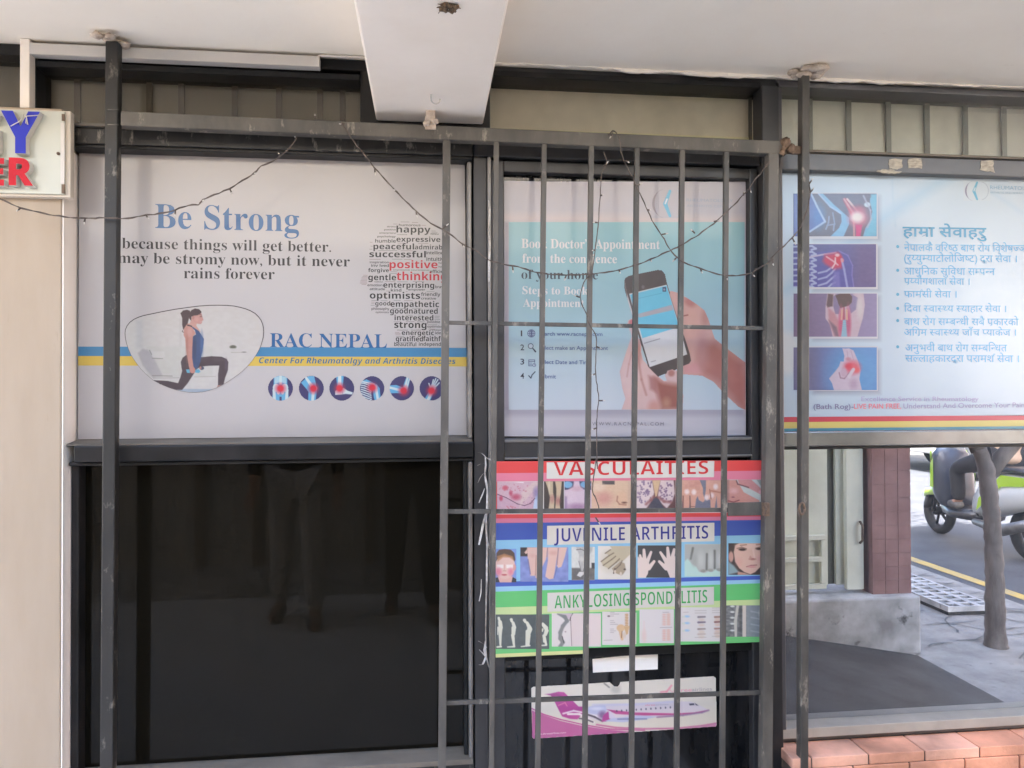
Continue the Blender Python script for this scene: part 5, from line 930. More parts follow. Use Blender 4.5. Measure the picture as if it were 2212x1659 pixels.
a = Pic(905, 180, 1490, 665, 86, 70, mpJ2, (178, 204, 192)); a.poly([(905, 180), (1490, 180), (1490, 590), (1420, 590), (1370, 560), (1320, 595), (1260, 590), (1200, 612), (1120, 590), (1080, 520), (1020, 480), (950, 400), (905, 440)], (168, 168, 160), 24)
for l in ([(1240, 330), (1235, 560)], [(1355, 280), (1355, 540)], [(1030, 240), (1000, 400)]): a.line(l, 14, (104, 104, 98), 24)
for e in ((1180, 580, 40), (1295, 570, 36), (1430, 560, 46)): a.ell(e[0], e[1], e[2], 24, (140, 138, 128), 16)
a.ell(1150, 420, 50, 120, (188, 188, 180), 60, .8); a.ell(1300, 420, 36, 120, (190, 190, 182), 50, .8); a.ell(1430, 420, 46, 110, (188, 188, 180), 50, .8); a.ell(1050, 420, 40, 80, (160, 160, 152), 50, .8); a.mesh(pics, YQ, G4)
a = Pic(1560, 168, 2095, 640, 90, 78, mpJ2, (74, 62, 58)); a.poly([(1560, 440), (1640, 500), (1720, 600), (1560, 640)], (140, 160, 160), 30); a.poly([(1640, 300), (1660, 200), (1720, 168), (2060, 168), (2085, 260), (2080, 420), (2040, 520), (1960, 600), (1890, 632), (1800, 600), (1720, 540), (1660, 440)], (210, 172, 154), 14); a.ell(1850, 200, 160, 50, (220, 190, 172), 40, .7); a.ell(1600, 370, 36, 80, (196, 150, 134), 16)
a.ell(1770, 262, 54, 20, (60, 46, 44), 14); a.ell(2015, 250, 44, 18, (60, 46, 44), 14); a.line([(1690, 246), (1760, 226), (1830, 250)], 6, (130, 96, 84), 12); a.line([(1970, 240), (2040, 222)], 6, (130, 96, 84), 12); a.line([(1740, 200), (1830, 190)], 8, (160, 122, 104), 14); a.line([(1980, 190), (2050, 186)], 8, (160, 122, 104), 14)
a.ell(1920, 405, 50, 16, (168, 112, 102), 14); a.line([(1930, 260), (1950, 380)], 10, (220, 186, 170), 20); a.ell(1890, 385, 16, 26, (190, 140, 126), 16); a.line([(1830, 520), (1900, 498), (1985, 494)], 6, (150, 84, 84), 8); a.ell(1910, 520, 60, 16, (204, 142, 136), 14); a.ell(2020, 400, 40, 60, (216, 160, 152), 50, .7); a.ell(1720, 440, 50, 60, (210, 160, 146), 50, .7); a.poly([(1700, 590), (1800, 610), (1890, 640), (1700, 640)], (190, 146, 130), 14)
a.mesh(pics, YQ, G4)
# spine row
a = Pic(118, 222, 940, 752, 110, 74, mpA1, (86, 92, 90)); a.noise(4, 20); WF = (208, 206, 186)
def fig(parts):
    for q in parts: a.cap(q[0], q[1], q[2], q[3], WF, 6)
fig((((165, 275), (172, 305), 18, 18), ((185, 340), (195, 420), 30, 32), ((190, 430), (190, 530), 34, 22), ((188, 540), (190, 690), 24, 14), ((155, 420), (152, 530), 12, 8), ((200, 715), (140, 722), 14, 12)))
fig((((358, 300), (365, 325), 22, 20), ((385, 350), (405, 420), 22, 28), ((395, 430), (390, 520), 34, 28), ((380, 540), (400, 700), 26, 16), ((405, 715), (300, 722), 14, 8)))
fig((((560, 310), (575, 335), 24, 20), ((600, 350), (640, 430), 22, 32), ((640, 450), (620, 520), 40, 32), ((600, 480), (590, 700), 22, 16), ((630, 540), (620, 690), 24, 18), ((640, 700), (510, 716), 12, 8)))
fig((((800, 350), (790, 380), 22, 20), ((840, 370), (890, 430), 24, 34), ((900, 470), (880, 530), 32, 26), ((860, 550), (895, 690), 24, 16), ((860, 560), (860, 640), 18, 14), ((840, 450), (835, 480), 14, 10), ((890, 695), (760, 702), 12, 7)))
a.mesh(pics, YQ, G4)
a = Pic(980, 205, 1735, 715, 96, 70, mpA1, (208, 200, 194)); a.poly([(1270, 320), (1300, 210), (1735, 230), (1735, 700), (1270, 710)], (212, 196, 190), 30); a.line([(1270, 310), (1285, 700)], 4, (120, 100, 98), 6); a.line([(1300, 205), (1270, 250), (1260, 310)], 8, (70, 62, 62), 8); a.poly([(1100, 215), (1300, 205), (1250, 290)], (196, 176, 180), 12); GY = (126, 126, 122)
for i, (u, v) in enumerate((((1070, 215), (1180, 260)), ((1180, 260), (1215, 320)), ((1215, 320), (1150, 400)), ((1150, 400), (1110, 500)), ((1110, 500), (1110, 590)), ((1110, 590), (1150, 650)), ((1150, 650), (1110, 715)))): a.cap(u, v, 26 if i else 10, 30, GY, 20)
a.line([(1140, 560), (1165, 655)], 7, (70, 68, 68), 8); a.ell(1190, 488, 14, 10, (160, 140, 140), 8); a.mesh(pics, YQ, G4)
a = Pic(1755, 180, 2215, 690, 70, 74, mpA1, (210, 202, 196)); BN = (210, 176, 136)
for k in range(8): a.ell(2130, 220+k*24, 26, 12, BN, 8); a.line([(2105, 222+k*24), (2155, 216+k*24)], 3, (170, 120, 80), 4)
a.ell(2040, 430, 64, 56, BN, 16); a.ell(2215, 430, 50, 56, BN, 16); a.poly([(2090, 400), (2170, 400), (2150, 520), (2120, 540)], (200, 164, 120), 12); a.cap((2030, 470), (2060, 600), 24, 22, BN, 12); a.ell(2095, 540, 26, 50, (206, 190, 172), 14); a.line([(2060, 480), (2050, 580)], 6, (150, 104, 70), 8); a.cap((2190, 480), (2190, 600), 18, 18, BN, 12)
a.ell(1855, 248, 22, 14, (120, 108, 108), 8)
for y, w_ in ((190, 60), (216, 130), (246, 50), (318, 50), (346, 70), (374, 110), (446, 50), (474, 84), (500, 50)): a.line([(1880, y), (1880+w_, y)], 4, (164, 152, 150), 6)
a.line([(1780, 620), (1910, 614)], 4, (170, 154, 150), 6); a.mesh(pics, YQ, G4)
a = Pic(126, 190, 185, 660, 12, 70, mpA2, (210, 202, 196))
for k in range(9): a.ell(40, 215+k*24, 26, 10, BN, 8); a.line([(15, 216+k*24), (65, 210+k*24)], 3, (170, 120, 80), 4)
a.ell(50, 450, 60, 60, BN, 16); a.cap((100, 440), (90, 590), 30, 22, BN, 12); a.ell(20, 560, 20, 40, (206, 190, 172), 14); a.mesh(pics, YQ, G4)
a = Pic(232, 140, 745, 645, 70, 70, mpA2, (208, 201, 197)); BP = (212, 178, 162)
for k in range(7): a.ell(600, 215+k*26, 28, 9, (214, 172, 156), 6); a.ell(665, 212+k*26, 30, 13, BP, 8)
for k in range(7): a.ell(600, 450+k*25, 28, 9, (214, 168, 152), 6); a.ell(665, 447+k*25, 30, 13, BP, 8)
a.line([(540, 412), (715, 408)], 3, (150, 136, 136), 4); a.line([(580, 185), (670, 183)], 4, (170, 156, 152), 5); a.ell(300, 540, 34, 90, (212, 186, 178), 40, .8); a.line([(300, 320), (310, 620)], 10, (214, 188, 180), 20, .6); a.mesh(pics, YQ, G4)
a = Pic(775, 110, 1480, 620, 90, 70, mpA2, (208, 202, 197))
for y in (245, 345, 455): a.ell(940, y, 40, 16, (150, 184, 210), 14); a.ell(890, y+8, 24, 14, (196, 200, 186), 12)
for y, c_ in ((255, (130, 120, 124)), (335, (120, 108, 118)), (435, (150, 136, 130)), (512, (190, 172, 160))): a.cap((1110, y), (1210, y-4), 15, 12, c_, 14); a.ell(1160, y+40, 46, 22, (206, 190, 176), 14)
for y, c_ in ((255, (156, 120, 104)), (330, (140, 96, 88)), (428, (164, 128, 116)), (500, (196, 176, 162))): a.cap((1360, y), (1460, y-4), 15, 12, c_, 14); a.ell(1400, y+40, 46, 22, (208, 186, 168), 14)
for x0, x1, ys in ((1060, 1230, (160, 195, 560)), (1320, 1440, (120, 155, 190, 545)), (890, 960, (185,))):
    for y in ys: a.line([(x0, y), (x1, y-3)], 4, (176, 164, 158), 6)
a.mesh(pics, YQ, G4)
a = Pic(1480, 80, 2085, 550, 80, 66, mpA2, (112, 114, 114)); a.noise(22, 22); a.poly([(1680, 80), (1720, 80), (1690, 300), (1690, 550), (1655, 550), (1640, 330)], (190, 186, 174), 14); a.rect(1770, 80, 1825, 550, (204, 194, 182), 1, 8); a.rect(1830, 80, 2085, 550, (136, 144, 148), .8, 10)
for y in (95, 180, 265, 355, 455): a.ell(1620, y, 34, 14, (206, 206, 200), 10)
for y in (170, 260, 360, 460): a.line([(1900, y), (2050, y+30)], 8, (170, 176, 178), 20, .7); a.ell(1740, y-20, 24, 40, (84, 84, 84), 24, .8)
a.poly([(2040, 80), (2085, 80), (2085, 550), (2060, 400), (2010, 200)], (190, 192, 184), 30, .8); a.mesh(pics, YQ, G4)
picmesh(pics, 'picture', M_inkm, p4)

# ------------------------------------------------------------------ white strip and airline sticker on the door glass
mpA = crop(1300, 1620, .2396, .23952)
qa = lambda *cs: [pt(mpA, *c) for c in cs]
o = sheetbox(qa((757, 116), (1438, 44), (1438, 222), (762, 257)), -0.0036, 0.0012, C(208, 204, 198, 1.4)).build('paper_strip', M_inkm)
tag(o, 'blank white paper strip on the door glass above the airline sticker', 'paper strip')
G5 = 1.12
st_ = thing('sticker', 'white airline sticker with a purple tailed jet on the lower door glass', 'sticker', (0.6, -0.004, 0.56))
torn = [(118, 420), (140, 405), (660, 377), (890, 362), (935, 358), (960, 380), (985, 402), (1020, 405), (1040, 380), (1046, 356), (1160, 348), (2020, 296), (2042, 312), (2052, 800), (2044, 818), (1150, 880), (140, 946), (128, 930)]
sheetbox(qa(*torn), -0.0036, 0.0012, C(206, 198, 184, G5)).build('sheet', M_inkm, st_)
A = Pic(120, 300, 2050, 945, 300, 110, mpA, (206, 198, 184)); PU, PU2 = (170, 68, 134), (148, 56, 124)
A.poly([(120, 650), (250, 700), (420, 760), (640, 810), (900, 850), (1150, 872), (1150, 960), (120, 960)], (176, 92, 138), 6); A.line([(120, 630), (240, 690), (420, 745), (660, 800), (930, 845), (1300, 860)], 6, (176, 70, 128), 6); A.line([(800, 800), (1000, 830), (1300, 845), (1640, 838), (1900, 812), (2050, 786)], 9, (186, 110, 140), 10); A.poly([(1640, 840), (1880, 815), (2050, 785), (2050, 830), (1640, 862)], (190, 128, 156), 10)
A.poly([(690, 650), (760, 600), (1000, 585), (1640, 556), (1780, 560), (1880, 600), (1970, 648), (1920, 680), (1800, 700), (1400, 722), (1000, 760), (840, 770), (700, 720)], (202, 192, 196), 8); A.poly([(900, 640), (1200, 672), (1600, 682), (1820, 672), (1960, 645), (1900, 676), (1650, 700), (1300, 706), (1000, 690)], (176, 76, 130), 8); A.line([(1430, 722), (1700, 702), (1900, 672), (1968, 650)], 8, (140, 110, 140), 14); A.line([(760, 592), (1200, 590), (1640, 556)], 10, (188, 184, 204), 20, .8)
A.poly([(255, 482), (320, 475), (400, 456), (460, 462), (520, 520), (610, 610), (680, 612), (690, 650), (640, 700), (600, 745), (520, 740), (440, 715), (420, 680), (360, 560), (320, 492)], PU, 6); A.poly([(290, 486), (380, 470), (440, 500), (420, 520), (340, 505)], (130, 60, 112), 20, .7); A.line([(450, 685), (560, 655), (660, 675)], 8, (216, 200, 206), 10); A.line([(400, 600), (470, 570), (490, 605)], 5, (206, 120, 150), 6)
A.line([(500, 690), (620, 690), (700, 730), (770, 775)], 10, (220, 210, 206), 10); A.line([(620, 735), (690, 745), (760, 772)], 8, (96, 84, 92), 10); A.line([(690, 690), (780, 720), (860, 764)], 9, (80, 70, 80), 12); A.line([(700, 665), (800, 710), (900, 760)], 6, (220, 212, 212), 6)
A.poly([(660, 640), (740, 605), (890, 600), (905, 650), (870, 700), (760, 690), (650, 672)], (178, 178, 200), 14); A.ell(800, 630, 70, 18, (214, 210, 218), 20, .8); A.ell(860, 700, 40, 40, (112, 80, 120), 40, .8); A.poly([(870, 700), (920, 660), (960, 730), (900, 770), (850, 770)], PU, 8); A.poly([(925, 655), (945, 660), (1000, 730), (960, 740), (930, 735)], (196, 186, 202), 6)
A.poly([(880, 765), (960, 735), (1250, 705), (1440, 716), (1300, 745), (1080, 775)], (176, 178, 202), 8); A.line([(1020, 742), (1320, 740)], 7, (122, 124, 160), 10)
for x, y in zip(np.linspace(1010, 1620, 13), np.linspace(658, 616, 13)): A.ell(x, y, 7, 10, (66, 60, 84), 5)
A.poly([(1765, 580), (1815, 576), (1822, 596), (1770, 600)], (72, 70, 86), 5); A.poly([(1825, 574), (1862, 600), (1835, 598)], (52, 50, 66), 4); A.line([(1690, 545), (1690, 690)], 2, (180, 170, 180), 3); A.ell(1000, 430, 50, 46, (150, 146, 138), 40, .5); A.line([(880, 370), (930, 410)], 8, (110, 104, 98), 12, .8)
A.line([(1470, 460), (1530, 455), (1560, 420), (1580, 392)], 10, (216, 140, 150), 8, .9); A.line([(1560, 430), (1590, 465)], 6, (216, 160, 164), 6, .8)
pics = []; A.mesh(pics, -0.0041, G5, keep=lambda s: s.sdpoly(torn) > -3); picmesh(pics, 'picture', M_inkm, st_)
ink = MB(); text(ink, 'shree', pt(mpA, 1600, 460), pt(mpA, 1792, 452), 7.5, C(216, 150, 160, G5), -0.0046, 'raw', 0.01); text(ink, 'airlines', pt(mpA, 1794, 452), pt(mpA, 2002, 443), 7.5, C(164, 156, 156, G5), -0.0046, 'raw', 0.005)
text(ink, 'www.shreeairlines.com', pt(mpA, 152, 910), pt(mpA, 480, 890), 4, C(220, 190, 204, G5), -0.0046, 'raw', 0.01); text(ink, 'shree', pt(mpA, 1305, 606), pt(mpA, 1410, 602), 4, C(206, 130, 154, G5), -0.0046, 'raw', 0.005); text(ink, 'airlines', pt(mpA, 1412, 602), pt(mpA, 1550, 596), 4, C(170, 166, 184, G5), -0.0046, 'raw', 0.0)
ink.build('lettering', M_inkm, st_)

# ------------------------------------------------------------------ tape scraps on the window head
for lab, pts in (('frayed strip of old tape lying flattest and lowest on the black window head', [(652, 108), (700, 96), (745, 100), (800, 112), (760, 122), (690, 118)]), ('square scrap of old tape on the window head beside the frayed strip', [(722, 42), (795, 38), (800, 90), (760, 96), (724, 88)]),
                 ('square scrap of old tape in the middle of the window head row', [(830, 40), (905, 36), (908, 92), (834, 92)]), ('square scrap of old tape set apart to the right on the window head', [(1240, 50), (1308, 48), (1314, 112), (1236, 104)])):
    q = []
    for i in range(len(pts)):
        a_, b_ = np.array(pts[i], float), np.array(pts[(i+1) % len(pts)], float)
        for t in (0, .25, .5, .75): c_ = a_+(b_-a_)*t; q.append(pt(mp5, c_[0]+random.uniform(-4, 4), c_[1]+random.uniform(-4, 4)))
    o = sheetbox(q, YF-0.0016, 0.0012, (1, 1, 1)).build('tape_scrap', pm('old_tape', C(188, 180, 166), C(140, 134, 124), 60, 0.7, stretch=(1, 1, 3)))
    tag(o, lab, 'tape', 'scraps of tape on the window head')

# ------------------------------------------------------------------ torn plastic film along the door frame
mp10 = crop(1140, 1120, .3493)
FM = pm('crumpled_clear_film', C(150, 144, 138), C(206, 202, 198), 50, 0.25, 0.5, 60)
mb = MB()
def ribbon(pts, w_, Y=-0.06):
    prev = None
    for i, p in enumerate(pts):
        x, z = P(*pt(mp10, *p), Y); ww = w_*(0.4+0.6*math.sin(math.pi*(i+0.5)/len(pts)))*random.uniform(0.7, 1.3); yy = Y+random.uniform(-0.006, 0.006)
        cur = ((x-ww, yy, z), (x+ww, yy+random.uniform(-0.006, 0.006), z))
        if prev: mb.add([prev[0], prev[1], cur[1], cur[0]], [[0, 1, 2, 3]])
        prev = cur
ribbon([(155, 32), (185, 38), (210, 60), (212, 120), (206, 180), (214, 240), (224, 300), (222, 420), (214, 500), (218, 600), (222, 700), (220, 900), (216, 1100), (214, 1300), (212, 1420), (218, 1500), (236, 1570)], 0.003)
ribbon([(210, 470), (196, 540), (180, 620), (163, 690)], 0.0035); ribbon([(206, 60), (230, 75), (258, 95)], 0.003); ribbon([(206, 290), (190, 330), (163, 390)], 0.0015); ribbon([(182, 940), (180, 1040), (165, 1095)], 0.0018); ribbon([(212, 1380), (205, 1450), (215, 1500), (190, 1545), (165, 1550)], 0.0035); ribbon([(165, 1440), (190, 1470), (214, 1500)], 0.0018); ribbon([(218, 640), (232, 690), (242, 725)], 0.0025); ribbon([(160, 1385), (200, 1400), (222, 1430)], 0.0012)
ribbon([(200, 110), (175, 115), (152, 125)], 0.0012); ribbon([(196, 180), (170, 215), (155, 250)], 0.0012)
tag(mb.build('plastic_film', FM), 'torn clear plastic film hanging in shreds along the door frame', 'plastic film')
mb = MB(); mp10s = mp10; mp10 = mp4; ribbon([(82, 285), (90, 330), (84, 420), (92, 520), (86, 600), (84, 700)], 0.0035, -0.056); mp10 = mp10s
tag(mb.build('plastic_film', FM), 'short shred of clear film on the upper door frame beside the poster', 'plastic film')

# ------------------------------------------------------------------ strings of small lights
def string_light(label, wire, bulbs, Y, r=0.0021):
    t = thing('string_light', label, 'string light', (float(P(*wire[0], Y)[0]), Y, float(P(*wire[0], Y)[1])), 'string lights on the grille')
    pts = []
    for i, p in enumerate(wire):
        x, z = P(p[0], p[1], Y); pts.append(Vector((x, Y, z)))
    fine = []
    for i in range(len(pts)-1):
        p0, p1, p2, p3 = pts[max(i-1, 0)], pts[i], pts[i+1], pts[min(i+2, len(pts)-1)]
        n_ = max(3, int((p2-p1).length/0.012))
        for k in range(n_):
            u = k/n_; q = 0.5*((2*p1)+(p2-p0)*u+(2*p0-5*p1+4*p2-p3)*u*u+(3*p1-p0-3*p2+p3)*u**3)
            fine.append(q+Vector((random.uniform(-1, 1), random.uniform(-1, 1), random.uniform(-1, 1)))*0.0011)
    fine.append(pts[-1]); mb = MB()
    ph = random.random()*6
    for s_ in (0, math.pi): mb.tube([q+Vector((0.0, math.cos(ph+i*0.9+s_), math.sin(ph+i*0.9+s_)))*0.0013 for i, q in enumerate(fine)], r*0.62, 5)
    mb.build('wire', M_wire, t)
    for (bx, by), (ex, ey) in bulbs:
        x0, z0 = P(bx, by, Y); x1, z1 = P(ex, ey, Y-0.004); b = Vector((x0, Y, z0)); e = Vector((x1, Y-0.006, z1)); m_ = b+(e-b)*0.62
        mb = MB(); mb.tube([b, b+(e-b)*0.1, m_], [0.0012, 0.0021, 0.0024], 6); o = mb.build('bulb', M_wire, t)
        mb = MB(); mb.tube([m_, m_+(e-m_)*0.7, e], [0.0019, 0.0017, 0.0004], 6); adopt(mb.build('lamp_tip', M_bulb), o)
YL = YG-0.03
f3 = lambda *cs: [pt(mp3, *c) for c in cs]
string_light('string light swagging from the left picture edge up to the top rail', [(-30, 424), (0, 430), (40, 447), (95, 461), (160, 471), (215, 471), (250, 472)]+f3((340, 396), (440, 378), (500, 372), (590, 350), (660, 326), (715, 322), (740, 296), (800, 270), (875, 238), (950, 195), (1010, 155), (1050, 118), (1120, 85), (1150, 62), (1200, 20), (1236, -34)),
    [((45, 449), (36, 457)), ((184, 471), (182, 486)), (pt(mp3, 435, 380), pt(mp3, 455, 400)), (pt(mp3, 592, 350), pt(mp3, 592, 388)), (pt(mp3, 720, 314), pt(mp3, 746, 298)), (pt(mp3, 880, 236), pt(mp3, 898, 272)), (pt(mp3, 1000, 160), pt(mp3, 1020, 156)), (pt(mp3, 1148, 62), pt(mp3, 1140, 48)), (pt(mp3, 1236, -30), pt(mp3, 1226, -40))], YL)
string_light('string light dipping from the rail near the beam, rising right of the phone picture', [(738, 262), (744, 275)]+f3((1545, -10), (1580, 35), (1655, 130), (1760, 245), (1870, 355), (1950, 420), (2040, 470), (2120, 530))+[pt(mp4, *c) for c in ((20, 540), (90, 590), (230, 622), (360, 655), (480, 662), (620, 656), (740, 636), (860, 600), (1000, 540), (1110, 482), (1240, 388), (1370, 262), (1440, 172), (1512, 84))],
    [(pt(mp3, 1652, 128), pt(mp3, 1655, 168)), (pt(mp3, 1775, 258), pt(mp3, 1752, 242)), (pt(mp3, 1872, 356), pt(mp3, 1878, 392)), (pt(mp3, 2010, 452), pt(mp3, 2046, 424)), (pt(mp3, 2115, 526), pt(mp3, 2128, 552)), (pt(mp4, 205, 618), pt(mp4, 208, 652)), (pt(mp4, 478, 662), pt(mp4, 466, 692)), (pt(mp4, 742, 634), pt(mp4, 750, 656)), (pt(mp4, 900, 582), pt(mp4, 908, 596)), (pt(mp4, 1128, 452), pt(mp4, 1104, 430)), (pt(mp4, 1222, 392), pt(mp4, 1252, 388)), (pt(mp4, 1372, 262), pt(mp4, 1376, 236)), (pt(mp4, 1402, 222), pt(mp4, 1412, 248)), ((745, 268), (732, 268)), ((682, 258), (680, 246))], YL-0.006)
string_light('string light hooked over the rail and looping low across to the right post', [(1316, 290), (1326, 283), (1338, 300)]+[pt(mp4, *c) for c in ((760, 60), (800, 150), (832, 212), (880, 320), (920, 402), (960, 462), (1010, 545), (1075, 600), (1160, 630), (1230, 655), (1300, 666), (1400, 655), (1520, 586))]+[pt(mp5, *c) for c in ((60, 600), (120, 540), (200, 460), (245, 380), (274, 290), (280, 215), (276, 170))],
    [((1324, 286), (1316, 300)), (pt(mp4, 776, 84), pt(mp4, 796, 96)), (pt(mp4, 828, 212), pt(mp4, 862, 200)), (pt(mp4, 884, 332), pt(mp4, 906, 336)), (pt(mp4, 958, 458), pt(mp4, 992, 452)), (pt(mp4, 1040, 570), pt(mp4, 1012, 596)), (pt(mp4, 1155, 630), pt(mp4, 1164, 656)), (pt(mp4, 1290, 666), pt(mp4, 1290, 690)), (pt(mp4, 1412, 652), pt(mp4, 1430, 672)), (pt(mp4, 1520, 590), pt(mp4, 1524, 616)), (pt(mp5, 180, 480), pt(mp5, 200, 522)), (pt(mp5, 275, 180), pt(mp5, 296, 148)), (pt(mp5, 278, 230), pt(mp5, 302, 200))], YL-0.003)
string_light('string light hanging straight down over the phone picture to the chart', [(1305, 330)]+[pt(mp4, *c) for c in ((680, 96), (656, 150), (650, 230), (645, 300), (640, 380), (636, 440), (622, 540), (614, 610), (600, 660), (566, 700), (548, 770), (560, 820), (586, 876), (590, 905), (622, 960), (630, 1030), (624, 1130), (632, 1220), (640, 1290), (632, 1380), (630, 1480), (632, 1560), (634, 1640))]+[pt(mp6, *c) for c in ((668, 100), (658, 180), (652, 220), (650, 262), (668, 300), (682, 345))],
    [(pt(mp4, 664, 116), pt(mp4, 690, 88)), (pt(mp4, 650, 262), pt(mp4, 664, 256)), (pt(mp4, 636, 398), pt(mp4, 610, 396)), (pt(mp4, 622, 536), pt(mp4, 606, 540)), (pt(mp4, 548, 776), pt(mp4, 514, 764)), (pt(mp4, 628, 1024), pt(mp4, 656, 1036)), (pt(mp4, 624, 1162), pt(mp4, 604, 1170)), (pt(mp4, 640, 1298), pt(mp4, 674, 1298)), (pt(mp4, 630, 1436), pt(mp4, 604, 1446)), (pt(mp6, 664, 390), pt(mp6, 690, 430))], YL+0.004)

# ------------------------------------------------------------------ what stands behind the camera and shows in the glass
M_brick = pm('red_brown_tile', C(156, 118, 112), C(136, 98, 94), 8, 0.7, 0.1, 40)
M_gate = pm('cream_gate_paint', C(230, 230, 212), C(216, 216, 196), 5, 0.5, 0.05, 40)
M_conc = pm('rough_concrete', C(206, 204, 201), C(146, 144, 141), 5, 0.9, 0.6, 20, speck=C(88, 86, 83), sscale=7, sthr=0.61)
M_opp = pm('brown_plaster', C(190, 182, 170), C(178, 170, 157), 3, 0.8, 0.1, 20)
opp = thing('opposite_building', 'pale plastered building with upright strips facing the shop, seen only in its glass', 'building', (-1.5, -3.4, 0))
mb = MB(); mb.box(-12, 1.0, -3.5, -3.25, 0, ZC-0.002); mb.box(0.98, 1.1, -3.249, -1.9, 0, ZC-0.002); mb.build('wall', M_opp, opp)
mb = MB(); mb.box(-12, 0.979, -3.249, -3.22, 0.0, 0.22); mb.build('skirting', M_conc, opp)
mb = MB()
for k in range(18): mb.box(-6.3+0.39*k, -6.3+0.39*k+0.06, -3.249, -3.215, 0.221, ZC-0.004)
mb.build('wall_strip', pm('dark_brown_paint', C(136, 120, 102), C(120, 106, 90), 4, 0.6), opp)
mb = MB(); mb.box(1.101, 2.69, -2.6, -1.6, 0.001, 0.32); mb.build('plinth', M_conc, opp, bevel=0.012)
mb = MB(); cx0, cx1, cyy0, cyy1 = 2.445, 2.675, -1.90, -1.66
mb.box(cx0+0.004, cx1-0.004, cyy0+0.004, cyy1-0.004, 0.32, ZC-0.003)
for j in range(27):
    z0 = 0.322+j*0.076
    for i in range(3): mb.box(cx0+i*0.077+0.0015, cx0+(i+1)*0.077-0.0015, cyy1-0.003, cyy1, z0, z0+0.073); 
    for i in range(3): mb.box(cx1-0.003, cx1, cyy0+i*0.08+0.0015, cyy0+(i+1)*0.08-0.0015, z0, z0+0.073)
mb.build('pillar', M_brick, opp)
mb = MB(); mb.box(-12, 2.69, -12, -3.51, 0.0, 3.2); mb.build('rear_block', M_opp, opp)
gt = thing('metal_gate', 'cream metal gate with dark gaps on a plinth, seen only in the right window glass', 'gate', (1.8, -1.75, 0.32))
mb = MB()
for x in np.arange(1.12, 2.44, 0.165): mb.box(x, x+0.118, -1.76, -1.735, 0.36, 2.3)
mb.build('gate_panel', M_gate, gt, bevel=0.004)
mb = MB(); mb.box(1.11, 2.44, -1.775, -1.761, 0.36, 2.3); mb.build('gate_back', pm('shadow_green_paint', C(84, 86, 74)), gt)
mb = MB()
for z in (0.35, 0.50, 0.62): mb.box(1.11, 2.2, -1.725, -1.70, z, z+0.028)
for x in (1.2, 1.7, 2.17): mb.box(x, x+0.025, -1.7245, -1.7005, 0.379, 0.619)
mb.box(2.32, 2.42, -1.7345, -1.70, 0.34, 2.32); mb.build('gate_frame', M_gate, gt, bevel=0.003)
mb = MB(); mb.tube([(2.395, -1.695, 0.60), (2.395, -1.67, 0.62), (2.395, -1.67, 0.70), (2.395, -1.695, 0.72)], 0.007, 7); mb.build('latch', M_rust, gt)
M_slot_shade = pm('slot_shade_black', (0.01, 0.01, 0.01))  # near-black stand-in for the shade down the drain slots
# drain cover in the pavement
mb = MB(); dx0, dx1, dy0, dy1 = 3.33, 3.66, -3.12, -2.24; dz = 0.055
nx_, ny_ = 3, 11
mbh = MB(); mbh.box(dx0+0.005, dx1-0.005, dy0+0.005, dy1-0.005, -0.003, 0.02)
xs = np.linspace(dx0, dx1, nx_+1); ys = np.linspace(dy0, dy1, ny_+1)
for x in xs: mb.box(x-0.018 if x > dx0 else x, x+0.018 if x < dx1 else x, dy0, dy1, 0.0201, dz)
for y in ys:
    for i in range(nx_): mb.box(xs[i]+0.018, xs[i+1]-0.018, y-0.014 if y > dy0 else y, y+0.014 if y < dy1 else y, 0.0202, dz-0.001)
dcv = mb.build('drain_cover', M_conc); adopt(mbh.build('drain_slot_shade', M_slot_shade), dcv)
tag(dcv, 'slotted concrete drain cover in the pavement, seen only in the right window glass', 'drain cover')
# street tree
tr = thing('street_tree', 'slim forked street tree in the pavement, seen only in the right window glass', 'tree', (3.19, -1.69, 0))
M_bark = pm('bark', C(136, 126, 118), C(84, 76, 70), 9, 0.9, 1.0, 30, stretch=(1, 1, 0.3))
mb = MB()
key = [(3.21, -0.02, 0.075), (3.205, 0.05, 0.058), (3.205, 0.4, 0.050), (3.19, 0.7, 0.048), (3.16, 1.0, 0.047), (3.12, 1.12, 0.04)]
zs = np.linspace(-0.02, 1.12, 46); kx = np.interp(zs, [k[1] for k in key], [k[0] for k in key]); kr = np.interp(zs, [k[1] for k in key], [k[2] for k in key])
mb.tube([(a+random.gauss(0, .002), -1.69+random.gauss(0, .002), b) for a, b in zip(kx, zs)], [r*random.uniform(.87, .98) for r in kr], 14)
mb.tube([(3.165, -1.69, 0.93), (3.24, -1.68, 1.06), (3.36, -1.66, 1.2), (3.55, -1.6, 1.7), (3.7, -1.6, 2.6), (3.75, -1.7, 3.4)], [0.03, 0.042, 0.04, 0.036, 0.028, 0.014], 10)
mb.tube([(3.12, -1.70, 1.1), (3.06, -1.75, 1.3), (3.1, -1.85, 1.9), (3.25, -2.0, 2.7), (3.4, -2.1, 3.5)], [0.04, 0.036, 0.032, 0.025, 0.012], 10)
tips = []
for k in range(16):
    b = Vector(random.choice(((3.7, -1.6, 2.6), (3.25, -2.0, 2.7), (3.62, -1.6, 2.1), (3.75, -1.7, 3.3), (3.4, -2.1, 3.4)))); e = b+Vector((random.uniform(-0.1, 0.9), random.uniform(-0.9, 0.6), random.uniform(0.1, 0.8)))
    mb.tube([b, (b+e)/2+Vector((0, 0, 0.08)), e], [0.014, 0.01, 0.004], 6); tips += [e, (b+e)/2]
mb.build('trunk', M_bark, tr)
mb = MB()
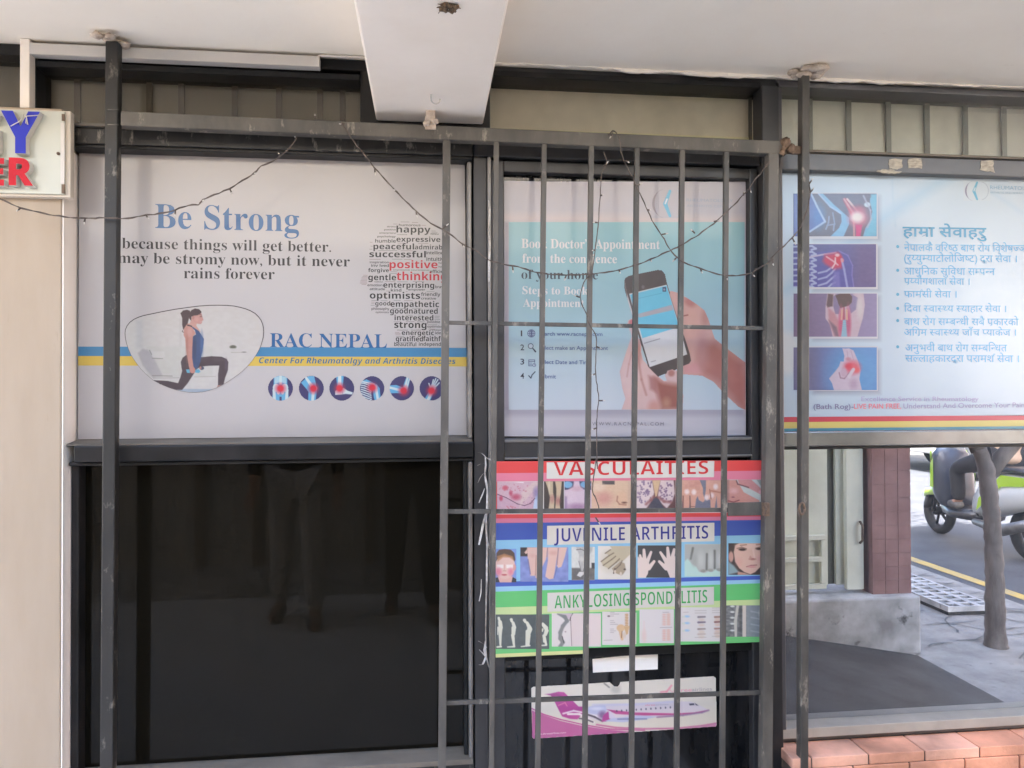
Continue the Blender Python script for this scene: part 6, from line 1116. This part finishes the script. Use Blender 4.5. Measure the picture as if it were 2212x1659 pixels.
for k in range(2600):
    c = random.choice(tips)+Vector((random.gauss(0, .22), random.gauss(0, .22), random.gauss(0, .17))); a = Vector((random.gauss(0, 1), random.gauss(0, 1), random.gauss(0, .6))).normalized()*0.045; b = a.cross(Vector((random.gauss(0, 1), random.gauss(0, 1), random.gauss(0, 1)))).normalized()*0.022
    g = random.uniform(0.6, 1.3); mb.add([c-a, c+b, c+a, c-b], [[0, 1, 2, 3]], (0.06*g, 0.12*g, 0.03*g))
mb.build('crown', inkmat('leaves', 0.6), tr)

def local(mb, name, m, parent, bevel=0.0):
    o = mb.build(name, m, None, bevel); o.parent = parent; return o
# scooter (local: +x is forward)
M_tyre = pm('tyre_rubber', (0.02, 0.02, 0.021), (0.03, 0.03, 0.03), 20, 0.85)
LIME = C(176, 214, 40, 1.0); DG = (0.03, 0.034, 0.045)
sc_ = thing('motor_scooter', 'dark scooter with lime flashes out on the road, seen only in the glass', 'scooter', (5.15, -4.2, -0.008)); sc_.rotation_euler = (0, 0, math.radians(-86))
for xw in (-0.62, 0.64):
    mb = MB(); mb.tube([(xw+0.19*math.cos(t), 0, 0.23+0.19*math.sin(t)) for t in np.linspace(0, 2*math.pi, 25)], 0.045, 10); mb.tube([(xw, -0.05, 0.23), (xw, 0.05, 0.23)], 0.045, 12)
    for k in range(5): a = k*2*math.pi/5; mb.tube([(xw, 0, 0.23), (xw+0.17*math.cos(a), 0, 0.23+0.17*math.sin(a))], 0.014, 6)
    local(mb, 'wheel', M_tyre, sc_)
def hull(sections, col, name, m=M_col_ink):
    """sections: (x, half width, z low, z high)"""
    mb = MB(); n = 12; vs_ = []
    for x, hw, zl, zh in sections:
        for k in range(n): t = 2*math.pi*k/n; c, s = math.cos(t), math.sin(t); vs_.append((x, hw*math.copysign(abs(c)**.6, c), (zl+zh)/2+(zh-zl)/2*math.copysign(abs(s)**.6, s)))
    fs = [[i*n+k, i*n+(k+1) % n, (i+1)*n+(k+1) % n, (i+1)*n+k] for i in range(len(sections)-1) for k in range(n)]+[list(range(n-1, -1, -1)), list(range((len(sections)-1)*n, len(sections)*n))]
    mb.add(vs_, fs, col, True); return local(mb, name, m, sc_)
hull([(-0.95, 0.06, 0.58, 0.68), (-0.8, 0.13, 0.48, 0.74), (-0.5, 0.17, 0.38, 0.74), (-0.2, 0.16, 0.30, 0.70), (-0.05, 0.13, 0.28, 0.5)], C(232, 234, 232), 'rear_body')
hull([(-0.9, 0.09, 0.70, 0.76), (-0.6, 0.15, 0.74, 0.80), (-0.3, 0.16, 0.72, 0.78), (0.0, 0.12, 0.68, 0.75)], (0.02, 0.02, 0.022), 'seat')
hull([(-0.1, 0.16, 0.24, 0.34), (0.25, 0.16, 0.22, 0.31), (0.38, 0.15, 0.24, 0.38)], (0.03, 0.03, 0.033), 'footboard')
hull([(0.30, 0.14, 0.26, 0.5), (0.40, 0.21, 0.3, 0.85), (0.46, 0.2, 0.36, 0.92), (0.54, 0.12, 0.5, 0.9), (0.58, 0.05, 0.6, 0.8)], (0.05, 0.06, 0.085), 'leg_shield')
hull([(0.42, 0.05, 0.40, 0.47), (0.6, 0.075, 0.40, 0.48), (0.8, 0.06, 0.36, 0.45), (0.86, 0.03, 0.34, 0.38)], LIME, 'front_mudguard')
mb = MB()
for s in (-1, 1):
    mb.add([(-0.86, s*0.128, 0.66), (-0.5, s*0.176, 0.62), (-0.16, s*0.168, 0.36), (-0.2, s*0.172, 0.48), (-0.5, s*0.178, 0.72), (-0.84, s*0.13, 0.72)], [[0, 1, 4, 5], [1, 2, 3, 4]], LIME)
    mb.add([(0.40, s*0.214, 0.5), (0.47, s*0.206, 0.5), (0.46, s*0.208, 0.72), (0.40, s*0.216, 0.8)], [[0, 1, 2, 3]], LIME); mb.add([(0.52, s*0.15, 0.84), (0.45, s*0.209, 0.66), (0.40, s*0.218, 0.44), (0.44, s*0.218, 0.66), (0.49, s*0.19, 0.86)], [[0, 1, 2, 3, 4]], LIME)
local(mb, 'lime_panel', M_col_ink, sc_)
mb = MB(); mb.tube([(0.64, 0.07, 0.23), (0.5, 0.07, 0.6), (0.44, 0, 0.92)], 0.02, 8); mb.tube([(0.64, -0.07, 0.23), (0.5, -0.07, 0.6), (0.44, 0, 0.92)], 0.02, 8); mb.tube([(0.3, 0.34, 0.98), (0.38, 0.2, 1.0), (0.44, 0, 0.96), (0.38, -0.2, 1.0), (0.3, -0.34, 0.98)], 0.016, 8); local(mb, 'handlebar', M_tyre, sc_)
mb = MB(); mb.ball((0.5, 0, 0.97), 0.09, 12, C(220, 220, 215), (0.7, 1.2, 0.8)); local(mb, 'headlight', M_col_ink, sc_)
mb = MB(); mb.tube([(-0.1, -0.14, 0.25), (-0.5, -0.17, 0.24), (-0.8, -0.18, 0.34)], [0.03, 0.05, 0.045], 10); local(mb, 'exhaust', M_alug, sc_)
mb = MB()
for s in (-1, 1): mb.tube([(0.38, s*0.22, 1.0), (0.36, s*0.27, 1.14)], 0.007, 6); mb.ball((0.35, s*0.28, 1.18), 0.05, 10, (1, 1, 1), (0.3, 1.2, 0.8))
local(mb, 'mirror', M_tyre, sc_)

# people -------------------------------------------------------------
SKIN = pm('skin', C(190, 140, 112), C(176, 124, 98), 8, 0.55); M_hair = pm('black_hair', (0.012, 0.01, 0.009), (0.02, 0.017, 0.015), 40, 0.5)
def grow(name, joints, edges, m, parent, sub=2):
    """one continuous surface grown round a skeleton of joints: name -> (x, y, z, rx, ry)"""
    ks = list(joints); me = bpy.data.meshes.new(name); me.from_pydata([joints[k][:3] for k in ks], [(ks.index(a), ks.index(b)) for a, b in edges], [])
    bm = bmesh.new(); bm.from_mesh(me); ly = bm.verts.layers.skin.verify(); bm.verts.ensure_lookup_table()
    for i, k in enumerate(ks): bm.verts[i][ly].radius = (joints[k][3], joints[k][4]); bm.verts[i][ly].use_root = (i == 0)
    bm.to_mesh(me); bm.free(); me.materials.append(m)
    o = bpy.data.objects.new(name, me); COL.objects.link(o); o.parent = parent
    s = o.modifiers.new('skin', 'SKIN'); s.use_smooth_shade = True; s.branch_smoothing = 0.6
    b = o.modifiers.new('smooth', 'SUBSURF'); b.levels = sub; b.render_levels = sub
    return o
def person(label, loc, rz, pose, top, legs, shoe, hair=True):
    """+y is the way the person faces; pose: joint -> place"""
    t = thing('person', label, 'person', loc); t.rotation_euler = (0, 0, rz); J = pose
    R = {'pelvis': (.12, .10), 'waist': (.115, .095), 'chest': (.15, .11), 'neck': (.05, .052), 'chin': (.062, .07), 'head': (.076, .092), 'crown': (.05, .06)}
    body = {k: (*J[k], *R[k]) for k in R}; E = [('pelvis', 'waist'), ('waist', 'chest'), ('chest', 'neck'), ('neck', 'chin'), ('chin', 'head'), ('head', 'crown')]
    nose = Vector(J['head'])+Vector((0, 0.105, -0.03)); body['nose'] = (*nose, .012, .012); E.append(('head', 'nose'))
    for s in 'lr':
        for k, r in (('sho', .058), ('elb', .042), ('wri', .028), ('hip', .085), ('kne', .056), ('ank', .038), ('toe', .032)): body[k+s] = (*J[k+s], r, r)
        E += [('chest', 'sho'+s), ('sho'+s, 'elb'+s), ('elb'+s, 'wri'+s), ('pelvis', 'hip'+s), ('hip'+s, 'kne'+s), ('kne'+s, 'ank'+s), ('ank'+s, 'toe'+s)]
        w_, e_ = Vector(J['wri'+s]), Vector(J['elb'+s]); d = (w_-e_).normalized(); sd = d.cross(Vector((0, 1, 0.2))).normalized()
        pm_ = w_+d*0.06; body['palm'+s] = (*pm_, .034, .02); E.append(('wri'+s, 'palm'+s))
        for i, ln in enumerate((0.07, 0.082, 0.076, 0.06)):
            o_ = sd*(0.024-0.016*i); a = pm_+d*0.035+o_; b = a+d*ln*0.55+Vector((0, .012, -0.004)); c_ = b+d*ln*0.4+Vector((0, .03, -0.01))
            for q, v in (('a', a), ('b', b), ('c', c_)): body[f'f{i}{q}{s}'] = (*v, .009, .009)
            E += [('palm'+s, f'f{i}a{s}'), (f'f{i}a{s}', f'f{i}b{s}'), (f'f{i}b{s}', f'f{i}c{s}')]
        a = w_+d*0.03+sd*0.034; b = a+d*0.035+sd*0.02+Vector((0, .02, 0)); body['tha'+s] = (*a, .011, .011); body['thb'+s] = (*b, .009, .009); E += [('palm'+s, 'tha'+s), ('tha'+s, 'thb'+s)]
    grow('body', body, E, SKIN, t)
    g = lambda k, e, f=1: (*J[k], e*f, e)
    grow('jacket', {'waist': g('waist', .135, 1.15), 'pelvis': (*(Vector(J['pelvis'])-Vector((0, 0, .09))), .185, .15), 'chest': g('chest', .13, 1.35), 'collar': (*(Vector(J['neck'])-Vector((0, 0, 0.02))), .066, .066), **{k+s: g(k+s, e) for s in 'lr' for k, e in (('sho', .075), ('elb', .056))}, **{'cuf'+s: (*(Vector(J['wri'+s])*0.92+Vector(J['elb'+s])*0.08), .04, .04) for s in 'lr'}},
         [('waist', 'pelvis'), ('waist', 'chest'), ('chest', 'collar')]+[q for s in 'lr' for q in (('chest', 'sho'+s), ('sho'+s, 'elb'+s), ('elb'+s, 'cuf'+s))], top, t)
    grow('trousers', {'pelvis': g('pelvis', .125, 1.15), **{k+s: g(k+s, e) for s in 'lr' for k, e in (('hip', .105), ('kne', .075), ('ank', .06))}}, [q for s in 'lr' for q in (('pelvis', 'hip'+s), ('hip'+s, 'kne'+s), ('kne'+s, 'ank'+s))], legs, t)
    for s in 'lr':
        a, b = Vector(J['ank'+s]), Vector(J['toe'+s]); grow('shoe', {'heel': (*(a+(a-b).normalized()*0.05+Vector((0, 0, -.045))), .042, .038), 'mid': (*((a+b)/2+Vector((0, 0, -.012))), .046, .05), 'toe': (*(b+Vector((0, 0, .004))), .044, .036)}, [('heel', 'mid'), ('mid', 'toe')], shoe, t)
    h = Vector(J['head']); mb = MB()
    for s in (-1, 1): mb.ball(h+Vector((s*.032, .083, .0)), .011, 8)
    local(mb, 'eyes', pm('eye', (0.03, 0.02, 0.015), rough=0.1), t)
    mb = MB(); mb.ball(h+Vector((0, -.018, .035)), .1, 14, (1, 1, 1), (.88, 1.02, .88), 0.02); local(mb, 'hair', M_hair, t)
    mb = MB(); mb.ball(h+Vector((0, .082, -.066)), .02, 8, (1, 1, 1), (1.1, .4, .3)); local(mb, 'mouth', pm('lips', C(150, 84, 76)), t)
    return t
def stand(arms, lean=0.0, step=0.06):
    J = {'pelvis': (0, 0, .95), 'waist': (0, 0, 1.08), 'chest': (0, lean, 1.33), 'neck': (0, lean, 1.48), 'chin': (0, lean+.025, 1.555), 'head': (0, lean+.012, 1.63), 'crown': (0, lean, 1.70)}
    for s, x in (('l', -1), ('r', 1)):
        J['sho'+s] = (x*.18, lean, 1.40); J['hip'+s] = (x*.09, 0, .90); J['kne'+s] = (x*.11, .02+x*step, .49); J['ank'+s] = (x*.13, x*step*1.6, .085); J['toe'+s] = (x*.15, x*step*1.6+.15, .035)
        J['elb'+s], J['wri'+s] = arms[s]
    return J
M_dark = pm('dark_jacket', (0.02, 0.021, 0.024), (0.03, 0.03, 0.034), 10, 0.8); M_khaki = pm('pale_trousers', C(216, 206, 194), C(200, 190, 178), 6, 0.85); M_navy = pm('dark_trousers', (0.022, 0.022, 0.026), (0.03, 0.03, 0.034), 8, 0.85); M_shoe = pm('grey_shoe', C(120, 116, 112), C(70, 68, 66), 12, 0.6)
hang = {'l': ((-.25, -.02, 1.13), (-.26, .06, .90)), 'r': ((.25, -.02, 1.13), (.26, .06, .90))}
person('person in dark jacket and pale trousers standing in the arcade, seen as a reflection', (-0.82, -2.62, 0), 0.05, stand(hang), M_dark, M_khaki, M_shoe)
holdp = {'l': ((-.21, .12, 1.20), (-.06, .34, 1.40)), 'r': ((.21, .12, 1.20), (.08, .34, 1.40))}
person('person in dark clothes holding up a phone to take the picture, seen as a reflection', (-0.1, -2.68, 0), -0.05, stand(holdp, 0.0, 0.09), M_dark, M_navy, M_shoe)
mb = MB(); mb.box(-0.085, 0.075, -2.262, -2.253, CAMZ-0.10, CAMZ-0.028); tag(mb.build('phone', M_tyre, None, 0.004), 'black phone held sideways by the person taking the picture', 'phone')
rid = {'pelvis': (0, -.32, .86), 'waist': (0, -.30, .99), 'chest': (0, -.22, 1.23), 'neck': (0, -.18, 1.38), 'chin': (0, -.15, 1.455), 'head': (0, -.16, 1.53), 'crown': (0, -.17, 1.60)}
for s, x in (('l', -1), ('r', 1)):
    rid.update({'sho'+s: (x*.18, -.22, 1.31), 'elb'+s: (x*.26, .0, 1.12), 'wri'+s: (x*.28, .24, 1.02), 'hip'+s: (x*.1, -.28, .84), 'kne'+s: (x*.15, .14, .72), 'ank'+s: (x*.14, .12, .40), 'toe'+s: (x*.14, .27, .36)})
person('scooter rider in tan jacket sitting on the green flashed scooter, seen only as a reflection', (5.15, -4.2, -0.008), math.radians(-176), rid, pm('tan_jacket', C(196, 166, 140), C(180, 150, 124), 6, 0.8), M_navy, M_shoe)

# houses and a van over the road, giving the bounce light and the far reflections
M_plast2 = pm('cream_wall_plaster', C(214, 206, 190), C(196, 186, 168), 2, 0.85); M_plast3 = pm('pink_plaster', C(204, 178, 160), C(188, 160, 142), 2, 0.85)  # plain cream and pink wall colours of the houses
for i, (y0, y1, h, m_, lab) in enumerate(((-16, -7, 9, M_plast2, 'tall cream house over the road beside the pink house'), (-6.6, 3, 7.5, M_plast3, 'pink plastered house over the road opposite the arcade'), (3.5, 14, 10, M_plast2, 'broad cream house over the road past the pink house'))):
    hs = thing('house', lab, 'house', (14, (y0+y1)/2, 0), 'houses over the road')
    mb = MB(); mb.box(12.5, 19, y0, y1, 0, h); mb.build('wall', m_, hs)
    for fl in range(int(h//3)):
        for k in range(3):
            yy = y0+(y1-y0)*(k+0.5)/3; mb = MB(); mb.box(12.44, 12.499, yy-0.6, yy+0.6, fl*3+0.9, fl*3+2.3); wf = mb.build('window', M_white, hs)
            mb = MB(); mb.box(12.43, 12.439, yy-0.5, yy+0.5, fl*3+1.0, fl*3+2.2); mb.build('pane', M_gdark, wf)
    mb = MB(); mb.box(12.2, 19.2, y0-0.1, y1+0.1, h+0.001, h+0.25); mb.build('roof', M_conc, hs)
vn = thing('parked_van', 'white van with a red stripe parked over the road, seen only as a reflection', 'van', (9.3, -10.2, 0))
mb = MB(); mb.prismx([(-12.3, .35), (-8.1, .35), (-8.0, .8), (-8.3, 1.05), (-8.9, 1.75), (-9.2, 1.9), (-12.3, 1.9)], 8.6, 10.2); mb.build('body', M_pvc, vn, bevel=0.06)
mb = MB(); mb.box(8.585, 8.598, -12.2, -8.15, .72, .86); mb.build('stripe', pm('red_stripe', C(190, 40, 44)), vn)
mb = MB(); mb.prismx([(-9.9, 1.1), (-8.75, 1.1), (-9.15, 1.7), (-9.9, 1.7)], 8.582, 8.596); mb.prismx([(-12.0, 1.1), (-10.1, 1.1), (-10.1, 1.7), (-12.0, 1.7)], 8.582, 8.596); mb.build('side_window', M_gdark, vn)
for y in (-11.5, -8.9):
    for x in (8.6, 10.0):
        mb = MB(); mb.tube([(x-0.02, y, .32), (x+0.2, y, .32)], .32, 20); wh = mb.build('wheel', M_tyre, vn); mb = MB(); mb.tube([(x-0.03, y, .32), (x-0.021, y, .32)], .18, 14); adopt(mb.build('hub_cap', M_alug), wh)
